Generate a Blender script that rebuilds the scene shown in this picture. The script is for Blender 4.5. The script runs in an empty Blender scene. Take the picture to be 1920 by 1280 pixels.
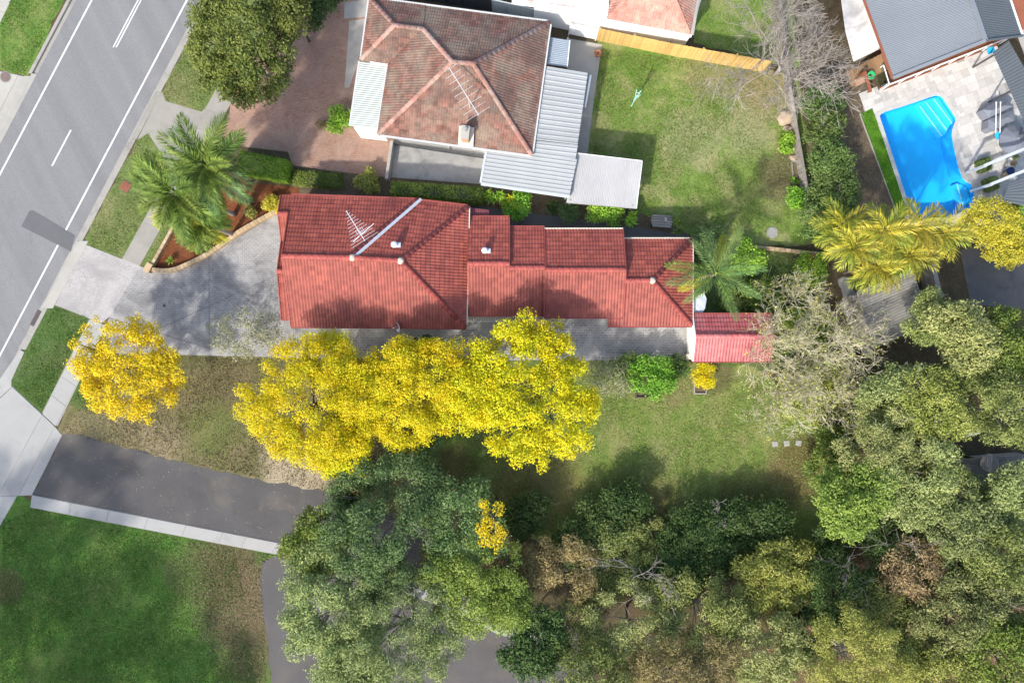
import bpy, bmesh, math, random
import numpy as np
from mathutils import Vector, Matrix

random.seed(7)
sc = bpy.context.scene
COL = sc.collection
H = 50.0          # camera height above the ground, metres
F = 1280.0        # focal length in photograph pixels (24 mm on 36 mm, 1920 wide)

# ------------------------------------------------------------------ camera, sky, sun, exposure
cam_d = bpy.data.cameras.new('camera'); cam = bpy.data.objects.new('camera', cam_d); COL.objects.link(cam)
cam.location = (0, 0, H); cam.rotation_euler = (0, 0, 0)
cam_d.lens = 24; cam_d.sensor_width = 36; cam_d.clip_start = 0.5; cam_d.clip_end = 2000
sc.camera = cam

SUN_EL = math.radians(39.0)
SUN_TO = Vector((-0.52, -0.854, 0)).normalized()          # horizontal direction towards the sun
world = bpy.data.worlds.new('World'); sc.world = world; world.use_nodes = True
wn = world.node_tree
for n in list(wn.nodes): wn.nodes.remove(n)
wo = wn.nodes.new('ShaderNodeOutputWorld'); wb = wn.nodes.new('ShaderNodeBackground'); ws = wn.nodes.new('ShaderNodeTexSky')
ws.sky_type = 'NISHITA'; ws.sun_disc = False; ws.sun_elevation = SUN_EL
ws.sun_rotation = math.atan2(SUN_TO.x, SUN_TO.y)
ws.air_density = 1.0; ws.dust_density = 2.5; ws.ozone_density = 1.0
wb.inputs['Strength'].default_value = 0.15
wn.links.new(ws.outputs[0], wb.inputs[0]); wn.links.new(wb.outputs[0], wo.inputs[0])
sun_d = bpy.data.lights.new('sun', 'SUN'); sun = bpy.data.objects.new('sun', sun_d); COL.objects.link(sun)
sun_d.energy = 2.4; sun_d.angle = math.radians(1.8); sun_d.color = (1.0, 0.95, 0.87)
ldir = Vector((-SUN_TO.x * math.cos(SUN_EL), -SUN_TO.y * math.cos(SUN_EL), -math.sin(SUN_EL)))
sun.rotation_euler = ldir.to_track_quat('-Z', 'Y').to_euler(); sun.location = (-30, -50, 60)
sc.view_settings.view_transform = 'Standard'; sc.view_settings.look = 'None'
sc.view_settings.exposure = 1.14; sc.view_settings.gamma = 1.0
sc.view_settings.use_curve_mapping = False
sc.render.engine = 'CYCLES'
sc.cycles.max_bounces = 8; sc.cycles.transparent_max_bounces = 8; sc.cycles.use_denoising = True

# ------------------------------------------------------------------ helpers
def P(px, py, z=0.0):
    """photograph pixel seen at height z -> the world point standing there"""
    k = (H - z) / F
    return Vector(((px - 960) * k, (640 - py) * k, z))
def PL(pts, z=0.0): return [P(a[0], a[1], a[2] if len(a) > 2 else z) for a in pts]

ORIG = {}
def tag(o, label=None, cat=None, group=None, kind=None):
    if label: o['label'] = label
    if cat: o['category'] = cat
    if group: o['group'] = group
    if kind: o['kind'] = kind
    return o
def thing(name, label, cat, loc=(0, 0, 0), group=None):
    o = bpy.data.objects.new(name, None); COL.objects.link(o)
    o.location = loc; o.empty_display_size = 0.3
    ORIG[o] = Vector(loc)
    return tag(o, label, cat, group)
def put(me, name, parent=None, kind=None):
    o = bpy.data.objects.new(name, me); COL.objects.link(o)
    if parent is not None:
        o.parent = parent; ORIG[o] = ORIG.get(parent, Vector((0, 0, 0)))
    else: ORIG[o] = Vector((0, 0, 0))
    if kind: o['kind'] = kind
    return o
def put_at(me, name, parent, M):
    """an instance of shared mesh data at world matrix M below parent"""
    o = bpy.data.objects.new(name, me); COL.objects.link(o)
    org = ORIG.get(parent, Vector((0, 0, 0))) if parent is not None else Vector((0, 0, 0))
    o.parent = parent
    o.matrix_basis = Matrix.Translation(-org) @ M
    return o
def basis(u, v, n, o):
    return Matrix(((u.x, v.x, n.x, o.x), (u.y, v.y, n.y, o.y), (u.z, v.z, n.z, o.z), (0, 0, 0, 1)))

class MB:
    def __init__(s): s.v = []; s.f = []
    def poly(s, pts):
        i = len(s.v); s.v += [tuple(p) for p in pts]; s.f.append(tuple(range(i, i + len(pts)))); return s
    def obb(s, c, ax, ay, az):
        """box from centre and three half-axis vectors"""
        i = len(s.v); c = Vector(c)
        for sx, sy, sz in ((-1,-1,-1),(1,-1,-1),(1,1,-1),(-1,1,-1),(-1,-1,1),(1,-1,1),(1,1,1),(-1,1,1)):
            s.v.append(tuple(c + ax * sx + ay * sy + az * sz))
        for q in ((0,3,2,1),(4,5,6,7),(0,1,5,4),(1,2,6,5),(2,3,7,6),(3,0,4,7)): s.f.append(tuple(i + k for k in q))
        return s
    def box(s, c, sx, sy, sz, rz=0.0):
        ca, sa = math.cos(rz), math.sin(rz)
        return s.obb(c, Vector((ca, sa, 0)) * sx / 2, Vector((-sa, ca, 0)) * sy / 2, Vector((0, 0, sz / 2)))
    def beam(s, a, b, w, h):
        a, b = Vector(a), Vector(b); d = (b - a); L = d.length; d.normalize()
        up = Vector((0, 0, 1)) if abs(d.z) < 0.95 else Vector((0, 1, 0))
        sd = d.cross(up).normalized(); u2 = sd.cross(d).normalized()
        return s.obb((a + b) / 2, d * L / 2, sd * w / 2, u2 * h / 2)
    def tube(s, pts, rad, n=6, cap=True):
        pts = [Vector(p) for p in pts]; i0 = len(s.v); prev = None
        for k, p in enumerate(pts):
            d = (pts[min(k + 1, len(pts) - 1)] - pts[max(k - 1, 0)])
            if d.length < 1e-6: d = Vector((0, 0, 1))
            d.normalize()
            ref = Vector((0, 0, 1)) if abs(d.z) < 0.9 else Vector((1, 0, 0))
            a = d.cross(ref).normalized(); b = d.cross(a)
            r = rad[k] if isinstance(rad, (list, tuple)) else rad
            for j in range(n):
                t = 2 * math.pi * j / n
                s.v.append(tuple(p + a * (r * math.cos(t)) + b * (r * math.sin(t))))
        for k in range(len(pts) - 1):
            for j in range(n):
                a = i0 + k * n + j; b = i0 + k * n + (j + 1) % n
                s.f.append((a, b, b + n, a + n))
        if cap:
            s.f.append(tuple(i0 + j for j in range(n))[::-1])
            s.f.append(tuple(i0 + (len(pts) - 1) * n + j for j in range(n)))
        return s
    def prism(s, top, th):
        """vertical prism: polygon `top` (world points) pulled down by th"""
        n = len(top); i = len(s.v)
        s.v += [tuple(p) for p in top] + [(p[0], p[1], p[2] - th) for p in top]
        s.f.append(tuple(range(i, i + n))); s.f.append(tuple(range(i + 2 * n - 1, i + n - 1, -1)))
        for k in range(n):
            a, b = i + k, i + (k + 1) % n
            s.f.append((a, a + n, b + n, b))
        return s
    def lathe(s, c, prof, n=16):
        i0 = len(s.v); c = Vector(c)
        for r, z in prof:
            for j in range(n):
                t = 2 * math.pi * j / n
                s.v.append((c.x + r * math.cos(t), c.y + r * math.sin(t), c.z + z))
        for k in range(len(prof) - 1):
            for j in range(n):
                a = i0 + k * n + j; b = i0 + k * n + (j + 1) % n
                s.f.append((a, b, b + n, a + n))
        s.f.append(tuple(i0 + (len(prof) - 1) * n + j for j in range(n)))
        return s
    def mesh(s, name, mat, org=Vector((0, 0, 0)), smooth=False, bevel=0.0, fix=True):
        me = bpy.data.meshes.new(name)
        me.from_pydata([(x - org.x, y - org.y, z - org.z) for x, y, z in s.v], [], s.f)
        if fix or bevel:
            bm = bmesh.new(); bm.from_mesh(me)
            bmesh.ops.recalc_face_normals(bm, faces=bm.faces)
            if bevel: bmesh.ops.bevel(bm, geom=list(bm.edges), offset=bevel, segments=1, affect='EDGES')
            bm.to_mesh(me); bm.free()
        me.materials.append(mat)
        if smooth: me.polygons.foreach_set('use_smooth', [True] * len(me.polygons))
        return me
    def build(s, name, mat, parent=None, smooth=False, bevel=0.0, kind=None, fix=True):
        org = ORIG.get(parent, Vector((0, 0, 0))) if parent is not None else Vector((0, 0, 0))
        return put(s.mesh(name, mat, org, smooth, bevel, fix), name, parent, kind)

def np_mesh(name, V, Q, mat, org=None, smooth=False):
    """mesh from numpy vertices (n,3) and faces (m,k)"""
    me = bpy.data.meshes.new(name); V = np.asarray(V, np.float32); Q = np.asarray(Q, np.int32)
    if org is not None: V = V - np.array(org, np.float32)
    k = Q.shape[1]
    me.vertices.add(len(V)); me.vertices.foreach_set('co', V.ravel())
    me.loops.add(Q.size); me.loops.foreach_set('vertex_index', Q.ravel())
    me.polygons.add(len(Q)); me.polygons.foreach_set('loop_start', np.arange(0, Q.size, k, dtype=np.int32))
    me.update(calc_edges=True); me.validate()
    if smooth: me.polygons.foreach_set('use_smooth', np.ones(len(Q), bool))
    me.materials.append(mat)
    return me

# ------------------------------------------------------------------ materials
class NT:
    def __init__(s, name):
        s.m = bpy.data.materials.new(name); s.m.use_nodes = True
        s.t = s.m.node_tree
        for n in list(s.t.nodes): s.t.nodes.remove(n)
        s.out = s.n('ShaderNodeOutputMaterial')
        s.geo = s.n('ShaderNodeNewGeometry'); s.pos = s.geo.outputs['Position']
    def n(s, t, **kw):
        x = s.t.nodes.new(t)
        for k, v in kw.items(): setattr(x, k, v)
        return x
    def l(s, a, b): s.t.links.new(a, b)
    def noise(s, scale, detail=3, rough=0.55, vec=None, dist=0.0):
        x = s.n('ShaderNodeTexNoise'); x.inputs['Scale'].default_value = scale
        x.inputs['Detail'].default_value = detail; x.inputs['Roughness'].default_value = rough
        x.inputs['Distortion'].default_value = dist
        s.l(vec if vec is not None else s.pos, x.inputs['Vector']); return x.outputs['Fac']
    def ramp(s, fac, stops, interp='LINEAR'):
        x = s.n('ShaderNodeValToRGB'); r = x.color_ramp; r.interpolation = interp
        while len(r.elements) < len(stops): r.elements.new(0.5)
        for e, (p, c) in zip(r.elements, stops):
            e.position = p
            e.color = (c, c, c, 1) if isinstance(c, (int, float)) else (*c[:3], 1)
        s.l(fac, x.inputs[0]); return x.outputs[0]
    def mix(s, fac, a, b, mode='MIX'):
        x = s.n('ShaderNodeMix', data_type='RGBA', blend_type=mode)
        for sock, v in ((x.inputs[0], fac), (x.inputs[6], a), (x.inputs[7], b)):
            if isinstance(v, (int, float)): sock.default_value = v
            elif isinstance(v, tuple): sock.default_value = (*v[:3], 1)
            else: s.l(v, sock)
        return x.outputs[2]
    def math(s, op, a, b=0.0, c=0.0):
        x = s.n('ShaderNodeMath', operation=op)
        for k, v in enumerate((a, b, c)):
            if isinstance(v, (int, float)): x.inputs[k].default_value = v
            else: s.l(v, x.inputs[k])
        return x.outputs[0]
    def rand(s):
        """one number per piece: per mesh island and per object"""
        oi = s.n('ShaderNodeObjectInfo')
        return s.math('FRACT', s.math('ADD', s.geo.outputs['Random Per Island'], oi.outputs['Random']))
    def rotpos(s, ang):
        x = s.n('ShaderNodeVectorRotate', rotation_type='Z_AXIS'); x.inputs['Angle'].default_value = ang
        s.l(s.pos, x.inputs['Vector']); return x.outputs[0]
    def bsdf(s, col, rough=0.85, metal=0.0, bump=None, bstr=0.3, bdist=0.02, spec=0.3):
        b = s.n('ShaderNodeBsdfPrincipled')
        if isinstance(col, tuple): b.inputs['Base Color'].default_value = (*col[:3], 1)
        else: s.l(col, b.inputs['Base Color'])
        if isinstance(rough, (int, float)): b.inputs['Roughness'].default_value = rough
        else: s.l(rough, b.inputs['Roughness'])
        b.inputs['Metallic'].default_value = metal
        b.inputs['Specular IOR Level'].default_value = spec
        if bump is not None:
            x = s.n('ShaderNodeBump'); x.inputs['Strength'].default_value = bstr; x.inputs['Distance'].default_value = bdist
            s.l(bump, x.inputs['Height']); s.l(x.outputs[0], b.inputs['Normal'])
        return b
    def done(s, b):
        s.l(b.outputs[0] if hasattr(b, 'outputs') else b, s.out.inputs['Surface']); return s.m

def sh(c, k): return tuple(min(1.0, max(0.0, x * k)) for x in c)

def plain(name, c, rough=0.7, var=0.18, scale=1.5, metal=0.0, fine=25.0, piece=0.0, bstr=0.25, spec=0.3, stain=None, stain_amt=0.5):
    """weathered single-colour surface: broad blotches, fine grain, a little change from piece to piece"""
    t = NT(name)
    a = t.ramp(t.noise(scale, 4, 0.6), [(0.3, sh(c, 1 - var)), (0.7, sh(c, 1 + var))])
    g = t.noise(fine, 3, 0.7)
    a = t.mix(0.35, a, t.ramp(g, [(0.3, sh(c, 1 - var * 1.6)), (0.7, sh(c, 1 + var * 1.6))]))
    if stain:
        a = t.mix(t.ramp(t.noise(scale * 0.7, 5, 0.65, dist=0.6), [(0.52, 0.0), (0.7, stain_amt)]), a, stain)
    if piece:
        a = t.mix(1.0, a, t.ramp(t.rand(), [(0, 1 - piece), (1, 1 + 0 * piece)]), 'MULTIPLY')
    return t.done(t.bsdf(a, rough, metal, g, bstr, 0.01, spec))

def blob_mask(t, px, py, r, soft=0.35, nscale=0.9, namp=0.5):
    """ragged patch in world metres, 1 inside -> 0 outside"""
    c = P(px, py); rm = r * H / F
    d = t.n('ShaderNodeVectorMath', operation='DISTANCE'); t.l(t.pos, d.inputs[0]); d.inputs[1].default_value = (c.x, c.y, 0)
    x = t.math('DIVIDE', d.outputs['Value'], rm)
    x = t.math('ADD', x, t.math('MULTIPLY', t.math('SUBTRACT', t.noise(nscale, 5, 0.65), 0.5), namp * 2))
    return t.ramp(x, [(max(0, 1 - soft) * 0.8, 1.0), (min(1.0, (1 + soft * 0.3) * 0.95), 0.0)])

def lawn(name, dark, mid, light, dry, dryamt=0.4, patches=(), nsc=0.35):
    t = NT(name)
    f = t.noise(9.0, 6, 0.8)
    f2 = t.noise(22.0, 4, 0.8)
    a = t.ramp(t.noise(1.3, 8, 0.78), [(0.36, sh(dark, 0.85)), (0.5, mid), (0.63, sh(light, 1.1))])
    b = t.ramp(f, [(0.36, sh(dark, 0.6)), (0.5, mid), (0.63, sh(light, 1.2))])
    a = t.mix(0.55, a, b)
    a = t.mix(t.ramp(t.noise(nsc, 5, 0.65, dist=0.5), [(0.46, 0.0), (0.66, dryamt)]), a,
              t.mix(t.ramp(f, [(0.35, 0.0), (0.65, 1.0)]), sh(dry, 0.75), sh(dry, 1.15)))
    for (px, py, r, col, amt) in patches:
        m = t.math('MULTIPLY', blob_mask(t, px, py, r), amt)
        a = t.mix(m, a, t.mix(t.ramp(f, [(0.32, 0.0), (0.68, 1.0)]), sh(col, 0.7), sh(col, 1.25)))
    a = t.mix(0.5, a, t.mix(1.0, a, t.ramp(f2, [(0.36, 0.35), (0.64, 1.65)]), 'MULTIPLY'))
    h = t.math('ADD', f, t.math('MULTIPLY', f2, 0.6))
    return t.done(t.bsdf(a, 0.95, 0, h, 0.9, 0.06, 0.1))

def leafmat(name, c1, c2, c3=None, trans=0.25, patch=0.5, k=1.5, tint=1.0):
    if c2[0] > 0.33 and c2[2] < 0.1: tint = 0.0; k = min(k, 1.3)
    c1, c2 = sh(c1, k), sh(c2, k); c3 = sh(c3, k) if c3 else None
    """leaf colours change leaf by leaf and branch by branch"""
    t = NT(name)
    stops = [(0.0, c1), (1.0, c2)] if c3 is None else [(0.0, c1), (0.6, c2), (1.0, c3)]
    a = t.ramp(t.geo.outputs['Random Per Island'], stops)
    b = t.ramp(t.noise(0.9, 3, 0.6), [(0.35, c1), (0.65, c3 or c2)])
    a = t.mix(patch, a, b)
    oi = t.n('ShaderNodeObjectInfo')                       # every tree has its own tint
    hs = t.n('ShaderNodeHueSaturation'); t.l(a, hs.inputs['Color'])
    t.l(t.math('MULTIPLY_ADD', oi.outputs['Random'], 0.026 * tint, 0.5 - 0.013 * tint), hs.inputs['Hue'])
    t.l(t.math('MULTIPLY_ADD', t.math('FRACT', t.math('MULTIPLY', oi.outputs['Random'], 7.31)), 0.12 + 0.30 * tint, 0.94 - 0.10 * tint), hs.inputs['Value'])
    a = hs.outputs[0]
    d = t.bsdf(a, 0.55, 0, spec=0.25)
    tr = t.n('ShaderNodeBsdfTranslucent'); t.l(a, tr.inputs[0])
    mx = t.n('ShaderNodeMixShader'); mx.inputs[0].default_value = trans
    t.l(d.outputs[0], mx.inputs[1]); t.l(tr.outputs[0], mx.inputs[2])
    return t.done(mx)

def paving(name, brick1, brick2, mortar, bw, bh, ang, msize=0.012, stain=None, light=None, bst=0.5, off=0.5):
    """small pavers and stamped concrete: each unit is only a few pixels"""
    t = NT(name)
    v = t.rotpos(ang)
    b = t.n('ShaderNodeTexBrick'); t.l(v, b.inputs['Vector'])
    b.offset = off; b.squash = 1.0
    b.inputs['Color1'].default_value = (*brick1, 1); b.inputs['Color2'].default_value = (*brick2, 1); b.inputs['Mortar'].default_value = (*mortar, 1)
    b.inputs['Scale'].default_value = 1.0; b.inputs['Mortar Size'].default_value = msize; b.inputs['Mortar Smooth'].default_value = 0.2
    b.inputs['Bias'].default_value = 0.0; b.inputs['Brick Width'].default_value = bw; b.inputs['Row Height'].default_value = bh
    a = b.outputs['Color']
    a = t.mix(0.5, a, t.mix(1.0, a, t.ramp(t.noise(9, 4, 0.7), [(0.3, 0.6), (0.7, 1.4)]), 'MULTIPLY'))
    if light: a = t.mix(t.ramp(t.noise(0.5, 6, 0.7, dist=1.2), [(0.42, 0.0), (0.66, 0.75)]), a, light)
    if stain: a = t.mix(t.ramp(t.noise(0.33, 6, 0.72, dist=0.8), [(0.44, 0.0), (0.62, 0.62)]), a, stain)
    return t.done(t.bsdf(a, 0.8, 0, b.outputs['Fac'], -bst, 0.01, 0.3))

def tilemat(name, c1, c2, lichen=None, lamt=0.5, moss=None, mamt=0.4, rough=0.6, lsc=0.6):
    t = NT(name)
    a = t.ramp(t.rand(), [(0, c1), (1, c2)])
    a = t.mix(0.45, a, t.mix(1.0, a, t.ramp(t.noise(1.3, 5, 0.7), [(0.3, 0.6), (0.7, 1.4)]), 'MULTIPLY'))
    a = t.mix(0.4, a, t.mix(1.0, a, t.ramp(t.noise(16, 4, 0.7), [(0.3, 0.55), (0.7, 1.45)]), 'MULTIPLY'))
    if lichen: a = t.mix(t.math('MULTIPLY', t.ramp(t.noise(lsc, 6, 0.75, dist=0.4), [(0.42, 0.0), (0.62, 1.0)]), t.ramp(t.noise(11, 3, 0.7), [(0.35, lamt * 0.35), (0.6, lamt)])), a, lichen)
    if moss: a = t.mix(t.ramp(t.math('ADD', t.math('MULTIPLY', t.noise(0.45, 4, 0.6), 0.6), t.math('MULTIPLY', t.noise(7, 4, 0.7), 0.4)), [(0.48, 0.0), (0.6, mamt)]), a, moss)
    return t.done(t.bsdf(a, rough, 0, t.noise(30, 3), 0.2, 0.01, 0.35))

M = {}
def street_mat():
    t = NT('asphalt_street')
    v = t.rotpos(-math.atan(0.527))                       # x across the street, y along it
    mp = t.n('ShaderNodeMapping'); t.l(v, mp.inputs['Vector']); mp.inputs['Scale'].default_value = (0.9, 0.025, 1)
    band = t.noise(1.0, 4, 0.6, mp.outputs[0])
    a = t.ramp(band, [(0.30, (0.168, 0.168, 0.169)), (0.5, (0.188, 0.188, 0.187)), (0.70, (0.208, 0.207, 0.204))])
    g = t.noise(11, 4, 0.8); a = t.mix(0.6, a, t.mix(1.0, a, t.ramp(g, [(0.36, 0.78), (0.64, 1.22)]), 'MULTIPLY'))
    a = t.mix(t.ramp(t.noise(0.35, 5, 0.7, dist=1.0), [(0.55, 0.0), (0.75, 0.45)]), a, (0.15, 0.148, 0.148))
    vo = t.n('ShaderNodeTexVoronoi', feature='DISTANCE_TO_EDGE'); vo.inputs['Scale'].default_value = 0.16
    wv = t.n('ShaderNodeVectorMath', operation='ADD'); t.l(v, wv.inputs[0]); nz = t.n('ShaderNodeTexNoise'); nz.inputs['Scale'].default_value = 1.2; nz.inputs['Detail'].default_value = 4; t.l(t.pos, nz.inputs['Vector']); t.l(nz.outputs['Color'], wv.inputs[1]); t.l(wv.outputs[0], vo.inputs['Vector'])
    cr = t.math('MULTIPLY', t.ramp(vo.outputs['Distance'], [(0.0, 1.0), (0.006, 0.0)]), t.ramp(t.noise(0.12, 2), [(0.52, 0.0), (0.60, 0.28)]))
    a = t.mix(cr, a, (0.10, 0.098, 0.098))
    return t.done(t.bsdf(a, 0.9, 0, g, 0.35, 0.01, 0.25))
M['asphalt'] = street_mat()
M['patch'] = plain('asphalt_patch', (0.115, 0.115, 0.118), 0.9, 0.08, 0.8, fine=40)
M['drive_asphalt'] = plain('asphalt_dark', (0.080, 0.076, 0.075), 0.9, 0.22, 0.5, fine=11, stain=(0.14, 0.125, 0.10), stain_amt=0.6)
M['park_asphalt'] = plain('asphalt_car_park', (0.090, 0.085, 0.084), 0.9, 0.2, 0.4, fine=11, stain=(0.13, 0.115, 0.095), stain_amt=0.6)
M['paint'] = plain('road_paint', (0.60, 0.60, 0.58), 0.7, 0.10, 3, fine=9, stain=(0.30, 0.30, 0.30), stain_amt=0.6)
M['conc_new'] = plain('concrete_new', (0.345, 0.34, 0.32), 0.85, 0.06, 0.8, piece=0.10, stain=(0.26, 0.26, 0.245), stain_amt=0.5)
M['conc_old'] = plain('concrete_old', (0.29, 0.275, 0.24), 0.9, 0.13, 1.0, piece=0.12, stain=(0.22, 0.205, 0.18), stain_amt=0.6)
M['conc_pale'] = plain('concrete_pale', (0.37, 0.355, 0.315), 0.9, 0.10, 1.0, piece=0.10, stain=(0.30, 0.28, 0.25), stain_amt=0.5)
M['conc_slab'] = plain('concrete_mottled', (0.30, 0.295, 0.28), 0.9, 0.18, 1.2, fine=12, stain=(0.17, 0.165, 0.155), stain_amt=0.75)
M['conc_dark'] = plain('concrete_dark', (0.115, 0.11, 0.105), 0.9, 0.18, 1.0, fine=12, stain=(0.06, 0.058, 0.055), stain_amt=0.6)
M['gutter'] = plain('concrete_gutter', (0.30, 0.285, 0.255), 0.9, 0.12, 1.4, fine=20, stain=(0.17, 0.16, 0.14), stain_amt=0.6)
M['stamped'] = paving('stamped_concrete', (0.20, 0.195, 0.195), (0.26, 0.255, 0.25), (0.38, 0.37, 0.36), 0.30, 0.145, 0.0, 0.014, stain=(0.095, 0.095, 0.10), light=(0.36, 0.35, 0.335))
M['stamped_pale'] = paving('stamped_apron', (0.29, 0.28, 0.265), (0.34, 0.325, 0.31), (0.41, 0.39, 0.375), 0.30, 0.145, 0.49, 0.012, stain=(0.23, 0.22, 0.215), light=(0.39, 0.37, 0.355))
M['stamped_side'] = paving('stamped_side_path', (0.185, 0.18, 0.18), (0.25, 0.245, 0.24), (0.42, 0.41, 0.40), 0.36, 0.18, 0.0, 0.016, light=(0.44, 0.43, 0.415))
M['brickpave'] = paving('clay_brick_paving', (0.29, 0.155, 0.11), (0.37, 0.22, 0.155), (0.16, 0.10, 0.075), 0.27, 0.135, -0.12, 0.014, stain=(0.27, 0.185, 0.145), light=(0.40, 0.27, 0.20))
M['ground'] = lawn('bare_ground', (0.055, 0.048, 0.028), (0.095, 0.078, 0.045), (0.145, 0.115, 0.066), (0.11, 0.07, 0.04), 0.7)
M['verge'] = lawn('verge_grass', (0.075, 0.12, 0.028), (0.13, 0.18, 0.05), (0.20, 0.23, 0.085), (0.27, 0.24, 0.12), 0.55)
M['verge_far'] = lawn('verge_grass_lush', (0.05, 0.13, 0.02), (0.11, 0.20, 0.035), (0.20, 0.26, 0.07), (0.26, 0.25, 0.10), 0.5, nsc=0.6)
M['verge_low'] = lawn('verge_grass_dark', (0.035, 0.085, 0.018), (0.07, 0.125, 0.032), (0.12, 0.16, 0.055), (0.16, 0.155, 0.08), 0.4)
M['dry'] = lawn('dry_grass', (0.075, 0.085, 0.03), (0.135, 0.13, 0.055), (0.20, 0.18, 0.085), (0.26, 0.205, 0.115), 0.75,
    patches=[(560, 890, 95, (0.40, 0.33, 0.23), 0.85), (300, 830, 60, (0.30, 0.24, 0.15), 0.6), (210, 800, 70, (0.24, 0.20, 0.12), 0.5), (430, 720, 80, (0.14, 0.11, 0.06), 0.5), (150, 730, 45, (0.05, 0.13, 0.02), 0.7), (400, 800, 60, (0.10, 0.15, 0.03), 0.5)])
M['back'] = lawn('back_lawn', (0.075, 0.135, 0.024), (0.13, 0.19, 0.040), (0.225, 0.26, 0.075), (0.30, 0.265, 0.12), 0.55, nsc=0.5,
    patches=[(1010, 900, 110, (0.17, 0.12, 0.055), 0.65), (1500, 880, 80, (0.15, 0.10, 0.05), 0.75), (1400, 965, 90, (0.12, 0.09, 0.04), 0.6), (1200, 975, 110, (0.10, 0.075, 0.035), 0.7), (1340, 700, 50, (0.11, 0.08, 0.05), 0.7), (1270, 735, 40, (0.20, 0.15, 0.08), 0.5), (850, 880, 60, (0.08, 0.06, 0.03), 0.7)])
M['east'] = lawn('east_lawn', (0.07, 0.145, 0.020), (0.13, 0.212, 0.038), (0.24, 0.285, 0.085), (0.37, 0.325, 0.165), 0.6, nsc=0.5,
    patches=[(1200, 110, 55, (0.08, 0.19, 0.02), 0.6), (1430, 165, 75, (0.30, 0.235, 0.14), 0.8), (1330, 140, 60, (0.24, 0.20, 0.11), 0.5), (1470, 330, 60, (0.13, 0.10, 0.065), 0.85), (1300, 260, 70, (0.30, 0.30, 0.16), 0.45), (1400, 250, 60, (0.30, 0.29, 0.16), 0.5)])
M['park'] = lawn('park_lawn', (0.032, 0.10, 0.016), (0.062, 0.145, 0.025), (0.12, 0.20, 0.042), (0.18, 0.18, 0.07), 0.35,
    patches=[(455, 1130, 110, (0.165, 0.12, 0.075), 0.9), (420, 1050, 75, (0.15, 0.11, 0.065), 0.75), (470, 1215, 75, (0.14, 0.11, 0.06), 0.7), (10, 1100, 45, (0.09, 0.065, 0.035), 0.7), (360, 1080, 60, (0.10, 0.10, 0.045), 0.6)])
M['mulch'] = lawn('bark_mulch', (0.09, 0.028, 0.012), (0.17, 0.058, 0.024), (0.24, 0.092, 0.04), (0.20, 0.09, 0.045), 0.5)
M['soil'] = lawn('soil', (0.07, 0.056, 0.036), (0.12, 0.095, 0.06), (0.18, 0.14, 0.09), (0.15, 0.12, 0.085), 0.6)
M['turf'] = lawn('lush_turf', (0.03, 0.10, 0.008), (0.06, 0.17, 0.012), (0.11, 0.24, 0.02), (0.10, 0.20, 0.02), 0.3)
M['litter'] = lawn('leaf_litter', (0.055, 0.04, 0.022), (0.11, 0.076, 0.042), (0.18, 0.125, 0.07), (0.21, 0.14, 0.08), 0.7)
M['red_tile'] = tilemat('red_roof_tile', (0.215, 0.050, 0.035), (0.325, 0.082, 0.056), lichen=(0.20, 0.045, 0.038), lamt=0.5, rough=0.55)
M['red_cap'] = tilemat('red_ridge_tile', (0.24, 0.052, 0.044), (0.31, 0.068, 0.056), rough=0.6)
M['shed_tile'] = tilemat('pink_red_tile', (0.31, 0.065, 0.068), (0.40, 0.10, 0.10), lichen=(0.42, 0.22, 0.21), lamt=0.5, rough=0.5)
M['old_tile'] = tilemat('old_terracotta_tile', (0.115, 0.056, 0.042), (0.25, 0.115, 0.085), lichen=(0.25, 0.22, 0.165), lamt=0.85, moss=(0.11, 0.075, 0.06), mamt=0.8, rough=0.85)
M['old_cap'] = tilemat('old_ridge_tile', (0.23, 0.11, 0.085), (0.36, 0.20, 0.165), lichen=(0.32, 0.28, 0.235), lamt=0.8, rough=0.85)
M['far_tile'] = tilemat('pale_terracotta_tile', (0.30, 0.13, 0.10), (0.44, 0.21, 0.16), lichen=(0.42, 0.36, 0.28), lamt=0.9, rough=0.85)
M['dark_red'] = plain('dark_red_sheet', (0.17, 0.05, 0.055), 0.6, 0.15, 2.0)
M['white_wall'] = plain('white_render', (0.80, 0.80, 0.78), 0.8, 0.05, 0.7)
M['cream'] = plain('cream_wall', (0.58, 0.53, 0.42), 0.8, 0.08, 1.0)
M['white_metal'] = plain('white_metal', (0.78, 0.79, 0.79), 0.45, 0.05, 1.2)
M['gutter_metal'] = plain('gutter_metal', (0.50, 0.51, 0.50), 0.5, 0.10, 1.0)
M['red_gutter'] = plain('red_gutter', (0.26, 0.06, 0.05), 0.5, 0.15, 1.0)
M['sheet_white'] = plain('pale_roof_sheet', (0.33, 0.345, 0.345), 0.55, 0.07, 0.8, piece=0.10, stain=(0.36, 0.37, 0.37), stain_amt=0.5)
M['sheet_green'] = plain('pale_green_sheet', (0.40, 0.44, 0.405), 0.55, 0.05, 0.8, piece=0.06)
M['sheet_blue'] = plain('blue_grey_sheet', (0.28, 0.33, 0.37), 0.5, 0.12, 0.9, piece=0.1)
M['sheet_carport'] = plain('weathered_white_sheet', (0.39, 0.385, 0.375), 0.6, 0.09, 0.7, piece=0.06, stain=(0.35, 0.34, 0.33), stain_amt=0.5)
M['sheet_grey'] = plain('slate_grey_sheet', (0.185, 0.205, 0.225), 0.5, 0.05, 0.5, piece=0.05)
M['sheet_dark'] = plain('charcoal_sheet', (0.095, 0.11, 0.12), 0.5, 0.06, 0.6, piece=0.06)
M['sheet_rust'] = plain('rusting_white_sheet', (0.62, 0.58, 0.54), 0.7, 0.08, 1.5, stain=(0.42, 0.15, 0.09), stain_amt=0.9)
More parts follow.
